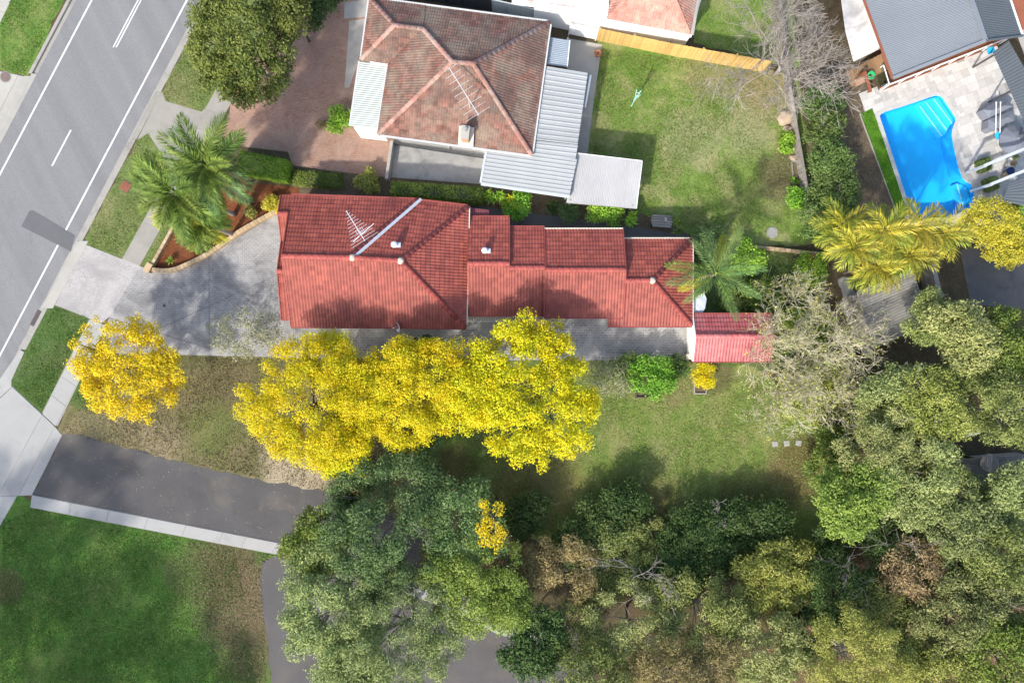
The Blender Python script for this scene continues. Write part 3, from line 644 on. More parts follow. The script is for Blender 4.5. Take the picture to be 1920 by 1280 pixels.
def build_deck():
    # base sheet with the pool cut out
    bm = bmesh.new(); ed = []
    for ring in (PL(DECK_OUT), POOLW):
        vs = [bm.verts.new((p.x, p.y, 0.010)) for p in ring]
        for i in range(len(vs)): ed.append(bm.edges.new((vs[i], vs[(i + 1) % len(vs)])))
    bmesh.ops.triangle_fill(bm, edges=ed, use_beauty=True); bmesh.ops.recalc_face_normals(bm, faces=bm.faces)
    me = bpy.data.meshes.new('pool_deck'); bm.to_mesh(me); bm.free(); me.materials.append(M['joint'])
    if sum(f.normal.z * f.area for f in me.polygons) < 0: me.flip_normals()
    dk = put(me, 'pool_deck'); tag(dk, 'pale stone paved pool deck in mixed paver sizes', 'deck', kind='structure')
    u = (P(1865, 84) - P(1640, 172)).normalized(); v = Vector((-u.y, u.x, 0)); o = P(1640, 172)
    outer = [(w.x, w.y) for w in PL(DECK_OUT)]; hole = [(w.x, w.y) for w in POOLW]
    r = random.Random(5); occ = {}; cs = 0.29
    def W(i, j): return o + u * (i * cs) - v * (j * cs)
    N = 60
    for j in range(-4, 48):
        for i in range(-12, 56):
            if (i, j) in occ: continue
            opts = [(2, 2), (2, 2), (3, 2), (2, 3), (2, 1), (1, 2), (3, 2), (1, 1)]
            r.shuffle(opts)
            for (a, b) in opts + [(1, 1)]:
                if all((i + x, j + y) not in occ for x in range(a) for y in range(b)): break
            for x in range(a):
                for y in range(b): occ[(i + x, j + y)] = 1
            q = [W(i, j), W(i + a, j), W(i + a, j + b), W(i, j + b)]
            g = 0.010; cen = sum(q, Vector((0, 0, 0))) / 4
            q = [p + (cen - p).normalized() * g for p in q]
            if not inside(cen, outer): continue
            ins = [inside(p, hole) for p in q]
            if all(ins) : continue
            if any(ins) or inside(cen, hole):
                # trim the paver back to the pool edge
                poly = q
                for k in range(len(hole)):
                    A = Vector((*hole[k], 0)); B = Vector((*hole[(k + 1) % len(hole)], 0))
                    mid = (A + B) / 2
                    if (mid - cen).length > 0.55 and not ((B - A).length > 1 and abs((cen - A).cross((B - A).normalized()).z) < 0.5 and 0 < (cen - A).dot(B - A) < (B - A).length_squared): continue
                    nn = Vector((B.y - A.y, A.x - B.x, 0)).normalized()
                    if inside((mid + nn * 0.02), hole): nn = -nn
                    new = []
                    for m_ in range(len(poly)):
                        p0, p1 = poly[m_], poly[(m_ + 1) % len(poly)]; d0, d1 = (p0 - A).dot(nn), (p1 - A).dot(nn)
                        if d0 >= 0: new.append(p0)
                        if (d0 < 0) != (d1 < 0): new.append(p0.lerp(p1, d0 / (d0 - d1)))
                    poly = new
                    if len(poly) < 3: break
                if len(poly) < 3: continue
                q = poly
            if abs(q[0].x) + abs(q[0].y) > 60: continue
            # keep to what the picture can see
            if cen.x > P(1960, 0).x: continue
            top = [Vector((p.x, p.y, 0.030 + r.uniform(-.003, .003))) for p in q]
            MB().prism(top, 0.018).build('paver', M['deck_paver'], dk)
    # coping stones round the pool
    n = len(POOLW)
    cen = sum(POOLW, Vector((0, 0, 0))) / n
    nor = []
    for i in range(n):
        a, b, c = POOLW[i - 1], POOLW[i], POOLW[(i + 1) % n]
        d = ((b - a).normalized() + (c - b).normalized()).normalized(); nn = Vector((d.y, -d.x, 0))
        if inside(b + nn * 0.05, hole): nn = -nn
        nor.append(nn)
    for i in range(n):
        j = (i + 1) % n; a, b = POOLW[i], POOLW[j]; L = (b - a).length; k = max(1, round(L / 0.6))
        for q in range(k):
            t0, t1 = q / k, (q + 1) / k; e = 0.006 / max(L, .01)
            p0, p1 = a.lerp(b, t0 + e), a.lerp(b, t1 - e); n0, n1 = nor[i].lerp(nor[j], t0), nor[i].lerp(nor[j], t1)
            pts = [p0 - n0 * 0.03, p1 - n1 * 0.03, p1 + n1 * 0.26, p0 + n0 * 0.26]
            MB().prism([Vector((p.x, p.y, 0.045)) for p in pts], 0.035).build('coping_stone', M['coping'], dk)
build_deck()
sheet('turf_strip', [(1613,214),(1635,203),(1645,230),(1704,402),(1686,410),(1675,388)], 0.035, M['turf'], 'narrow lush green turf strip beside the pool', 'grass', 0.03, 16)
t = thing('garden_edging', 'thin white edging along the turf strip', 'edging', tuple(P(1612, 215)))
MB().beam(P(1612,214,0.06), P(1684,408,0.06), 0.04, 0.12).build('edge', M['conc_pale'], t)
# ------------------------------------------------------------------ roofs and houses
def tile_mesh(name, tw, ch, mat, rolls=2, amp=0.030, lift=0.050):
    """one interlocking roof tile: wavy top, thick front lip"""
    n = rolls * 4 + 1; L = ch * 1.10; v = []; f = []
    for j, (y, z0) in enumerate(((0.0, lift), (L, 0.012))):
        for i in range(n):
            x = tw * i / (n - 1); v.append((x, y, z0 + amp * (0.5 - 0.5 * math.cos(2 * math.pi * rolls * i / (n - 1)))))
    for i in range(n): v.append((tw * i / (n - 1), 0.0, 0.002))
    for i in range(n - 1):
        f.append((i, i + 1, n + i + 1, n + i)); f.append((2 * n + i, 2 * n + i + 1, i + 1, i))
    f.append((0, n, 2 * n)); f.append((n - 1, 3 * n - 1, 2 * n - 1))
    me = bpy.data.meshes.new(name); me.from_pydata(v, [], f); me.materials.append(mat)
    return me, np.array(v), f
def frame_of(poly):
    n = Vector((0, 0, 0))
    for i in range(len(poly)):
        a, b = poly[i], poly[(i + 1) % len(poly)]
        n += Vector(((a.y - b.y) * (a.z + b.z), (a.z - b.z) * (a.x + b.x), (a.x - b.x) * (a.y + b.y)))
    return n.normalized()
class Tiling:
    """lays tiles over roof planes; the largest ones as pieces, the rest joined"""
    def __init__(s, tw, ch, mat, rolls=2, amp=0.030, lift=0.050):
        s.tw, s.ch, s.mat = tw, ch, mat
        s.me, s.V, s.Fc = tile_mesh('tile', tw, ch, mat, rolls, amp, lift); s.full = []; s.ebm = bmesh.new(); s.dk = MB()
    def face(s, poly, org=None, keep=True):
        poly = [Vector(p) for p in poly]; n = frame_of(poly)
        if n.z < 0: poly = [poly[1], poly[0]] + poly[2:][::-1]; n = -n
        s.dk.poly([p - n * 0.015 for p in poly]); s.dk.poly([p - n * 0.10 for p in poly][::-1])
        for i in range(len(poly)):
            a, b = poly[i], poly[(i + 1) % len(poly)]; s.dk.poly([a - n * 0.015, a - n * 0.10, b - n * 0.10, b - n * 0.015])
        u = (poly[1] - poly[0]); u = (u - n * u.dot(n)).normalized(); v = n.cross(u); o = poly[0] if org is None else Vector(org)
        o = o - n * (o - poly[0]).dot(n)
        P2 = [((p - o).dot(u), (p - o).dot(v)) for p in poly]
        x0, x1 = min(p[0] for p in P2), max(p[0] for p in P2); y0, y1 = min(p[1] for p in P2), max(p[1] for p in P2)
        tb = bmesh.new(); got = False
        def sd(pt):
            m = 1e9
            for i in range(len(P2)):
                a, b = P2[i], P2[(i + 1) % len(P2)]; ex, ey = b[0] - a[0], b[1] - a[1]; L = math.hypot(ex, ey)
                if L < 1e-6: continue
                m = min(m, (ex * (pt[1] - a[1]) - ey * (pt[0] - a[0])) / L)
            return m
        for j in range(math.floor(y0 / s.ch) - 1, math.ceil(y1 / s.ch) + 1):
            for i in range(math.floor(x0 / s.tw) - 1, math.ceil(x1 / s.tw) + 1):
                X, Y = i * s.tw, j * s.ch - 0.03
                ds = [sd((X + a * s.tw, Y + 0.03 * (b == 0) + b * s.ch)) for a in (0, 1) for b in (0, 1)]
                c = o + u * X + v * Y
                if min(ds) >= -0.012: s.full.append((basis(u, v, n, c), keep))
                elif max(ds) > 0 or sd((X + s.tw / 2, Y + s.ch / 2)) > -0.05:
                    vs = [tb.verts.new(tuple(c + u * (q[0]) + v * (q[1]) + n * (q[2]))) for q in s.V.tolist()]
                    for fc in s.Fc: tb.faces.new([vs[k] for k in fc])
                    got = True
        if got:
            for i in range(len(poly)):
                a, b = poly[i], poly[(i + 1) % len(poly)]
                e = (b - a)
                if e.length < 1e-5: continue
                nn = n.cross(e).normalized()
                off = 0.05 if i == 0 else 0.0
                bmesh.ops.bisect_plane(tb, geom=tb.verts[:] + tb.edges[:] + tb.faces[:], plane_co=a - nn * off, plane_no=-nn, clear_outer=True)
            me = bpy.data.meshes.new('tmp'); tb.to_mesh(me); s.ebm.from_mesh(me); bpy.data.meshes.remove(me)
        tb.free()
    def finish(s, parent, deckmat, limit=300):
        roof = s.dk.build('roof', deckmat, parent)
        fl = s.full
        fl.sort(key=lambda m: (not m[1], m[0].translation.length))
        for M_, k in fl[:limit]: put_at(s.me, 'tile', roof, M_)
        rest = fl[limit:]; V = []; Fs = []; nv = len(s.V)
        hv = np.c_[s.V, np.ones(nv)]
        for M_, k in rest: V.append((hv @ np.array(M_).T)[:, :3])
        org = ORIG[roof]
        me = bpy.data.meshes.new('roof_tiling')
        fs = [tuple(q + i * nv for q in f) for i in range(len(rest)) for f in s.Fc]
        vv = (np.concatenate(V) - np.array(org)).tolist() if V else []
        me.from_pydata(vv, [], fs)
        bm = bmesh.new(); bm.from_mesh(me)
        for v in s.ebm.verts: v.co -= org
        m2 = bpy.data.meshes.new('t2'); s.ebm.to_mesh(m2); bm.from_mesh(m2); bpy.data.meshes.remove(m2); s.ebm.free()
        bm.to_mesh(me); bm.free(); me.materials.append(s.mat)
        put(me, 'roof_tiling', roof, 'stuff')
        return roof
CAPS = {}
def ridge(roof, a, b, mat, r=0.17, seg=0.42, lift=0.055, key='c'):
    """row of half-round ridge tiles from a to b, each lapping the next"""
    a, b = Vector(a), Vector(b); L = (b - a).length; n = max(1, round(L / seg)); sl = L / n
    kk = (key, r, round(sl, 3))
    if kk not in CAPS:
        v = []; f = []; k = 7
        for x, rr in ((0, r), (sl * 1.06, r * 0.86)):
            for t in range(k):
                an = math.pi * t / (k - 1); v.append((x, rr * 1.05 * math.cos(an), rr * 0.62 * math.sin(an)))
        for t in range(k - 1): f.append((t, t + 1, k + t + 1, k + t))
        for t in range(k): v.append((0, v[t][1] * 0.8, v[t][2] * 0.7))
        for t in range(k - 1): f.append((2 * k + t, 2 * k + t + 1, t + 1, t))
        me = bpy.data.meshes.new('ridge_tile'); me.from_pydata(v, [], f); me.materials.append(mat)
        me.polygons.foreach_set('use_smooth', [True] * len(f)); CAPS[kk] = me
    d = (b - a).normalized(); sd = Vector((0, 0, 1)).cross(d).normalized(); up = d.cross(sd)
    for i in range(n):
        p = a + d * (sl * i) + Vector((0, 0, lift))
        put_at(CAPS[kk], 'ridge_tile', roof, basis(d, sd, up, p))
def sheeting(parent, A, B, C, D, n, pitch, amp, mat, name='roof_sheet', trap=False, wav=False):
    """ribbed metal sheets; ribs run A->D, sheets lie side by side from A to B"""
    A, B, C, D = [Vector(p) for p in (A, B, C, D)]
    nrm = (B - A).cross(D - A).normalized()
    if nrm.z < 0: nrm = -nrm
    W = (B - A).length; sw = W / n
    for k in range(n):
        prof = []
        m = max(1, round(sw / pitch))
        for q in range(m):
            if trap: prof += [(q, 0), (q + 0.62, 0), (q + 0.72, 1), (q + 0.90, 1)]
            else: prof += [(q, 0), (q + 0.25, 0.5), (q + 0.5, 1), (q + 0.75, 0.5)]
        prof.append((m, 0)); V = []; f = []
        for s_, h in prof:
            t = (k + s_ / m) / n
            p0 = A.lerp(B, t) + nrm * (h * amp); p1 = D.lerp(C, t) + nrm * (h * amp); V += [p0, p1]
        mb = MB(); mb.v = [tuple(p) for p in V]
        mb.f = [(2 * i, 2 * i + 2, 2 * i + 3, 2 * i + 1) for i in range(len(prof) - 1)]
        mb.build(name, mat, parent, fix=False)
def gutter(parent, a, b, mat, w=0.12, h=0.12, dz=-0.02, out=0.08, name='gutter'):
    a, b = Vector(a), Vector(b); d = (b - a).normalized(); o = Vector((d.y, -d.x, 0)) * out
    MB().beam(a + o + Vector((0, 0, dz)), b + o + Vector((0, 0, dz)), w, h).build(name, mat, parent)
def walls(parent, pts, top, mat, name='wall', base=0.0):
    MB().prism([Vector((p[0], p[1], top)) for p in pts], top - base).build(name, mat, parent)
def X_(px, z): return (px - 960) * (H - z) / F
def Y_(py, z): return (640 - py) * (H - z) / F

# --- red tiled house
def red_house():
    t = thing('house', 'long single storey house with bright red tiled roof and stepped rear wings', 'house', tuple(P(700, 500)))
    T = Tiling(0.42, 0.335, M['red_tile'])
    ze, zr = 2.9, 4.72; xm = -15.25; xg = -15.95
    NL = Vector((xm, Y_(366.5, ze), ze)); N2 = P(789, 375, ze); N2b = P(790, 377, ze); NR = P(878, 387, ze)
    RLv = Vector((xm, Y_(480, zr), zr)); RJ = P(661, 483, zr); RR = P(751, 489, zr); SR = P(873, 614, ze); SL = Vector((xm, Y_(611, ze), ze))
    T.face([N2, NL, RLv, RJ]); T.face([NR, N2b, P(665, 484, zr - 0.02), RR]); T.face([SL, SR, RR, RLv]); T.face([SR, NR, RR])
    # two small gables on the street end
    def strip_face(y0, z0, y1, z1, xa=xg, xb=xm):
        a = [Vector((xa, y0, z0)), Vector((xb, y0, z0)), Vector((xb, y1, z1)), Vector((xa, y1, z1))]; T.face(a)
    yE = Y_(366.5, ze); yR = Y_(480, zr); zz = 3.46; yg1 = yE + (zz - ze) / (zr - ze) * (yR - yE)
    strip_face(yE, ze, yg1, zz); yv = Y_(452, 2.78); strip_face(yv, 2.78, yg1, zz)
    yg2 = Y_(508, 3.6); ys = Y_(600, 2.72); strip_face(yv, 2.78, yg2, 3.6); strip_face(ys, 2.72, yg2, 3.6)
    # rear wings
    za = 2.6
    A0, A1 = X_(878, za), X_(955, za); B1 = X_(1021, za)
    yN = Y_(408, za); yS = Y_(590, za); yr = Y_(494, 3.8)
    T.face([Vector((A1, yN, za)), Vector((A0, yN, za)), Vector((A0, yr, 3.8)), Vector((A1, yr, 3.8))])
    T.face([Vector((A0, yS, za)), Vector((A1, yS, za)), Vector((A1, yr, 3.8)), Vector((A0, yr, 3.8))])
    yNb = Y_(427, za); yrb = Y_(502, 3.68)
    T.face([Vector((B1, yNb, za)), Vector((A1, yNb, za)), Vector((A1, yrb, 3.68)), Vector((B1, yrb, 3.68))])
    T.face([Vector((A1, yS, za)), Vector((B1, yS, za)), Vector((B1, yrb, 3.68)), Vector((A1, yrb, 3.68))])
    zc = 2.75; zcr = 3.92; C0, C1 = X_(1021, zc), 7.68; yNc = Y_(431, zc); ySc = Y_(594, zc); yrc = Y_(506, zcr)
    T.face([Vector((C1, yNc, zc)), Vector((C0, yNc, zc)), Vector((C0, yrc, zcr)), Vector((C1, yrc, zcr))])
    T.face([Vector((C0, ySc, zc)), Vector((C1, ySc, zc)), Vector((C1, yrc, zcr)), Vector((C0, yrc, zcr))])
    zd, zdr = 2.5, 3.6; D0 = C1 - 0.05; D1 = X_(1297, zd); yNd = Y_(449, zd); ySd = Y_(610, zd); AP = P(1223, 526, zdr)
    T.face([Vector((D1, yNd, zd)), Vector((D0, yNd, zd)), Vector((D0, AP.y, zdr)), AP])
    T.face([Vector((D0, ySd, zd)), Vector((D1, ySd, zd)), AP, Vector((D0, AP.y, zdr))])
    T.face([Vector((D1, ySd, zd)), Vector((D1, yNd, zd)), AP])
    xk = X_(1140, zd); zk = zd + (Y_(594, zc) + 0.25 - ySd) * (zdr - zd) / (AP.y - ySd); yk = Y_(594, zc) + 0.25
    T.face([Vector((xk, ySd, zd)), Vector((D0, ySd, zd)), Vector((D0, yk, zk)), Vector((xk, yk, zk))])
    roof = T.finish(t, M['red_gutter'])
    cap = M['red_cap']
    U = Vector((0, 0, 0.02))
    ridge(roof, RLv, RJ, cap); ridge(roof, RJ, RR, cap); ridge(roof, SR, RR, cap); ridge(roof, NR, RR, cap)
    ridge(roof, N2 + Vector((-0.25, 0, 0.0)), RJ + Vector((-0.25, 0, 0)), cap, 0.17)
    ridge(roof, Vector((xg, yg1, zz)), Vector((xm, yg1, zz)), cap); ridge(roof, Vector((xg, yg2, 3.6)), Vector((xm, yg2, 3.6)), cap)
    ridge(roof, Vector((A0, yr, 3.8)), Vector((A1, yr, 3.8)), cap); ridge(roof, Vector((A1, yrb, 3.68)), Vector((B1, yrb, 3.68)), cap)
    ridge(roof, Vector((C0, yrc, zcr)), Vector((C1, yrc, zcr)), cap); ridge(roof, Vector((D0, AP.y, zdr)), AP, cap)
    ridge(roof, Vector((D1, yNd, zd)), AP, cap); ridge(roof, Vector((D1, ySd, zd)), AP, cap)
    # galvanised valley
    nv = Vector((0, 0, 1)); a, b = N2 + Vector((0.04, 0.05, 0.09)), RJ + Vector((0.08, 0, 0.06))
    MB().beam(a, b, 0.20, 0.03).build('valley', M['galv'], roof)
    for p in (RJ, RR, AP):
        MB().lathe(p + Vector((0, 0, 0.05)), [(0.24, 0.0), (0.20, 0.08), (0.10, 0.12), (0.02, 0.13)], 10).build('mortar_cap', M['mortar'], roof, smooth=True)
    # verge boards
    for (x, y0, z0, y1, z1, y2, z2) in ((A1, yN, za, yr, 3.8, yrb, 3.5), (C0, yNc, zc, yrc, zcr, ySc, zc), (C1, yNc, zc, yrc, zcr, ySc, zc)):
        for p, q in (((y0, z0), (y1, z1)), ((y2, z2), (y1, z1))):
            MB().beam((x, p[0], p[1] + 0.03), (x, q[0], q[1] + 0.03), 0.07, 0.16).build('verge_board', cap, roof)
    for (y0, z0, y1, z1) in ((yE, ze, yg1, zz), (yv, 2.78, yg1, zz), (yv, 2.78, yg2, 3.6), (ys, 2.72, yg2, 3.6)):
        MB().beam((xg, y0, z0 + 0.03), (xg, y1, z1 + 0.03), 0.06, 0.16).build('verge_board', cap, roof)
    for (y0, z0, y1, z1) in ((yg1, zz, RLv.y, zr), (SL.y, ze, RLv.y, zr)):
        MB().beam((xm, y0, z0 + 0.03), (xm, y1, z1 + 0.03), 0.06, 0.16).build('verge_board', cap, roof)
    # gutters
    rg = M['red_gutter']; cg = M['cream']
    gutter(t, SL, SR, rg); gutter(t, SR, NR, cg, 0.10, 0.10); gutter(t, N2, NL, rg); gutter(t, NR, N2b, rg)
    gutter(t, (A0, yS, za), (B1, yS, za), rg); gutter(t, (C0, ySc, zc), (C1, ySc, zc), rg); gutter(t, (xk, ySd, zd), (D1, ySd, zd), rg)
    gutter(t, (D1, ySd, zd), (D1, yNd, zd), cg, 0.10, 0.10); gutter(t, (C1, yNc, zc), (C0, yNc, zc), cg); gutter(t, (D1, yNd, zd), (D0, yNd, zd), cg); gutter(t, (B1, yNb, za), (A1, yNb, za), rg); gutter(t, (A1, yN, za), (A0, yN, za), rg)
    # walls
    w = M['cream']
    walls(t, [(xm + 0.1, SL.y + 0.5), (SR.x - 0.5, SR.y + 0.5), (SR.x - 0.5, NR.y - 0.5), (N2.x, N2.y - 0.5), (xm + 0.1, NL.y - 0.5)], 2.84, w)
    MB().prism([Vector((xm + 0.05, SL.y + 0.3, 2.8)), Vector((xm + 0.09, SL.y + 0.3, 2.8)), Vector((xm + 0.09, NL.y - 0.3, 2.8)), Vector((xm + 0.05, NL.y - 0.3, 2.8))], 0.01).build('gable_board', w, t)
    m = MB()
    for x in (xm + 0.06, xm + 0.16): m.poly([(x, SL.y + 0.1, 2.78), (x, NL.y - 0.1, 2.78), (x, RLv.y, zr - 0.12)])
    m.build('gable_wall', w, t)
    walls(t, [(xg + 0.35, yv + 0.4), (xm + 0.2, yv + 0.4), (xm + 0.2, yE - 0.45), (xg + 0.35, yE - 0.45)], 2.82, w)
    walls(t, [(xg + 0.35, ys + 0.4), (xm + 0.2, ys + 0.4), (xm + 0.2, yv - 0.4), (xg + 0.35, yv - 0.4)], 2.66, w)
    for (y0, z0, y1, z1, y2, z2) in ((yE, ze, yg1, zz, yv, 2.78), (yv, 2.78, yg2, 3.6, ys, 2.72)):
        x = xg + 0.33; MB().prism([Vector((x, y0, z0 - 0.12)), Vector((x + .02, y0, z0 - .12)), Vector((x + .02, y2, z2 - .12)), Vector((x, y2, z2 - .12))], 0.02).poly([(x, y0, z0 - 0.12), (x, y1, z1 - 0.12), (x, y2, z2 - 0.12)]).build('gable_wall', w, t)
    walls(t, [(A0 - 0.6, yS + 0.5), (B1, yS + 0.5), (B1, yNb - 0.45), (A1 - 0.1, yNb - 0.45), (A1 - 0.1, yN - 0.45), (A0 - 0.6, yN - 0.45)], 2.56, w)
    walls(t, [(C0 - 0.05, ySc + 0.5), (C1 - 0.15, ySc + 0.5), (C1 - 0.15, yNc - 0.45), (C0 - 0.05, yNc - 0.45)], 2.70, w)
    for x in (C0 + 0.06, C1 - 0.08):
        MB().poly([(x, ySc + 0.1, 2.66), (x, yNc - 0.1, 2.66), (x, yrc, zcr - 0.12)]).build('gable_wall', w, t)
    MB().poly([(A1 - 0.05, yrb - 1.0, 3.0), (A1 - 0.05, yN - 0.1, 2.55), (A1 - 0.05, yr, 3.68)]).build('gable_wall', w, t)
    walls(t, [(D0 - 0.15, ySd + 0.45), (D1 - 0.5, ySd + 0.45), (D1 - 0.5, yNd - 0.45), (D0 - 0.15, yNd - 0.45)], 2.44, w)
    # low dark red sheet roof tucked behind the main hip
    q = [P(879, 389, 2.35), P(917, 394, 2.35), P(917, 410, 2.45), P(879, 410, 2.45)]
    sheeting(t, q[0], q[1], q[2], q[3], 2, 0.12, 0.02, M['dark_red'], 'porch_sheet')
    return t, roof, dict(SL=SL, SR=SR)
RED, RED_ROOF, RH = red_house()

def vent(px, py, z, label):
    c = P(px, py, z); t = thing('roof_vent', label, 'roof vent', (c.x, c.y, z - 0.1), 'white vents on the red roof')
    MB().lathe((c.x, c.y, z - 0.25), [(0.11, 0), (0.11, 0.35)], 12).build('flue', M['white_metal'], t)
    MB().lathe((c.x, c.y, z + 0.08), [(0.13, 0), (0.20, 0.06), (0.22, 0.14), (0.18, 0.22), (0.09, 0.27), (0.02, 0.28)], 14).build('cowl', M['white_metal'], t, smooth=True)
    MB().box((c.x + 0.14, c.y, z - 0.06), 0.5, 0.34, 0.05).build('flashing', M['galv'], t)
vent(740, 459, 4.55, 'white dome vent on the largest red roof, below the grey valley')
vent(909, 470, 3.75, 'white dome vent on the lower middle red roof')
def antenna(px, py, z, base_z, label, boom, n, el, tilt, mast_h):
    c = P(px, py, z); t = thing('tv_antenna', label, 'antenna', (c.x, c.y, base_z))
    MB().tube([(c.x, c.y, base_z), (c.x, c.y, z + 0.1)], 0.025, 6).build('mast', M['aluminium'], t)
    d = Vector((math.cos(tilt), math.sin(tilt), 0)); s = Vector((-d.y, d.x, 0))
    MB().beam(c - d * boom * 0.35, c + d * boom * 0.65, 0.045, 0.045).build('boom', M['aluminium'], t)
    for k in range(n):
        f = -0.33 + 0.96 * k / (n - 1); p = c + d * boom * f + Vector((0, 0, 0.03)); e = el[0] + (el[1] - el[0]) * k / (n - 1)
        MB().beam(p - s * e, p + s * e, 0.018, 0.018).build('element', M['aluminium'], t)
    return t, c, d, s
t, c, d, s = antenna(672, 432, 5.6, 3.4, 'aluminium television antenna on the largest red roof', 2.3, 12, (1.0, 0.09), math.radians(122), 2)
MB().beam(c + s * 0.7 - d * 0.45, c - s * 1.1 - d * 0.15, 0.03, 0.03).build('element', M['white_metal'], t)
for k in range(5):
    p = c - d * 0.1 + s * (0.12 * k - 0.3); MB().beam(p - d * 0.22, p + d * 0.22, 0.022, 0.022).build('reflector_bar', M['aluminium'], t)
# satellite dish on the southern gutter
c = P(748, 612, 3.05); t = thing('satellite_dish', 'small grey satellite dish on the red house gutter', 'satellite dish', (c.x, c.y, 2.7))
MB().tube([(c.x, c.y + 0.25, 2.7), (c.x, c.y + 0.1, 3.0), c], 0.025, 6).build('arm', M['galv'], t)
m = MB(); nrm = Vector((-0.80, -0.25, 0.45)).normalized(); a1 = nrm.cross(Vector((0, 0, 1))).normalized(); a2 = nrm.cross(a1)
for k, (r, h) in enumerate(((0.01, 0), (0.16, 0.02), (0.29, 0.07), (0.36, 0.12))):
    for j in range(18):
        an = 2 * math.pi * j / 18; q = c + a1 * (r * math.cos(an)) + a2 * (r * math.sin(an) * 1.1) + nrm * h; m.v.append(tuple(q))
for k in range(3):
    for j in range(18): m.f.append((k * 18 + j, k * 18 + (j + 1) % 18, (k + 1) * 18 + (j + 1) % 18, (k + 1) * 18 + j))
m.build('reflector', M['white_pot'], t, smooth=True)
MB().tube([c - a2 * 0.3 + nrm * 0.08, c + nrm * 0.42], 0.012, 5).build('feed_arm', M['galv'], t); MB().box(c + nrm * 0.42, 0.07, 0.07, 0.07).build('receiver', M['white_metal'], t)
# slatted timber awning on the side path
c = P(915, 597, 2.1); t = thing('slatted_awning', 'cream slatted awning below the eave of the red house', 'awning', (c.x, c.y, 2.0))
for y in (591, 603): MB().beam(P(877, y, 2.1), P(955, y, 2.1), 0.07, 0.10).build('rail', M['cream'], t)
for k in range(17):
    x = 879 + k * 4.6; MB().beam(P(x, 591, 2.13), P(x, 603, 2.13), 0.09, 0.03).build('slat', M['cream'], t)

# --- small red shed
def shed():
    t = thing('shed', 'small pinkish red tiled shed with white gable behind the long house', 'shed', tuple(P(1370, 635)))
    T = Tiling(0.42, 0.335, M['shed_tile'])
    z, zr = 2.25, 2.95; x0, x1 = X_(1299, z), X_(1446, z); yn, ys, yr = Y_(590, z), Y_(676, z), Y_(630, zr)
    T.face([Vector((x1, yn, z)), Vector((x0, yn, z)), Vector((x0, yr, zr)), Vector((x1, yr, zr))])
    T.face([Vector((x0, ys, z)), Vector((x1, ys, z)), Vector((x1, yr, zr)), Vector((x0, yr, zr))])
    roof = T.finish(t, M['red_gutter'], 120)
    ridge(roof, Vector((x0, yr, zr)), Vector((x1, yr, zr)), M['shed_tile'], key='shed')
    for y, a in ((yn, 1), (ys, 1)):
        MB().beam((x0 - 0.04, y, z + 0.03), (x0 - 0.04, yr, zr + 0.03), 0.08, 0.20).build('barge_board', M['white_wall'], roof)
    walls(t, [(x0 + 0.15, ys + 0.25), (x1 - 0.2, ys + 0.25), (x1 - 0.2, yn - 0.25), (x0 + 0.15, yn - 0.25)], z - 0.06, M['white_wall'])
    MB().poly([(x0 + 0.1, ys + 0.1, z - 0.1), (x0 + 0.1, yn - 0.1, z - 0.1), (x0 + 0.1, yr, zr - 0.12)]).build('gable_wall', M['white_wall'], t)
    gutter(t, (x0, ys, z), (x1, ys, z), M['red_gutter']); gutter(t, (x1, yn, z), (x0, yn, z), M['red_gutter'])
shed()
c = P(1291, 668, 0.0); t = thing('storage_box', 'cream box at the end of the side path', 'box', (c.x, c.y, 0))
MB().box((c.x, c.y, 0.36), 0.62, 0.32, 0.62).build('body', M['cream'], t, bevel=0.02); MB().box((c.x, c.y, 0.70), 0.68, 0.38, 0.06).build('lid', M['cream'], t, bevel=0.015)
# water tank curve next to shed: grey curved awning
c = P(1308, 575, 2.0); t = thing('curved_awning', 'grey curved sheet awning between house and palm', 'awning', (c.x, c.y, 0))
m = MB(); A = [P(1298, 585, 2.0), P(1300, 566, 2.15), P(1308, 555, 2.2), P(1320, 549, 2.2)]; B_ = [P(1301, 590, 2.0), P(1316, 588, 2.1), P(1322, 578, 2.1), P(1325, 560, 2.1)]
for k in range(3): m.poly([A[k], A[k + 1], B_[k + 1], B_[k]])
m.build('canopy', M['galv'], t); 
for q in (A[3], B_[0]): MB().tube([(q.x, q.y, 0), (q.x, q.y, q.z)], 0.03, 6).build('post', M['galv'], t)

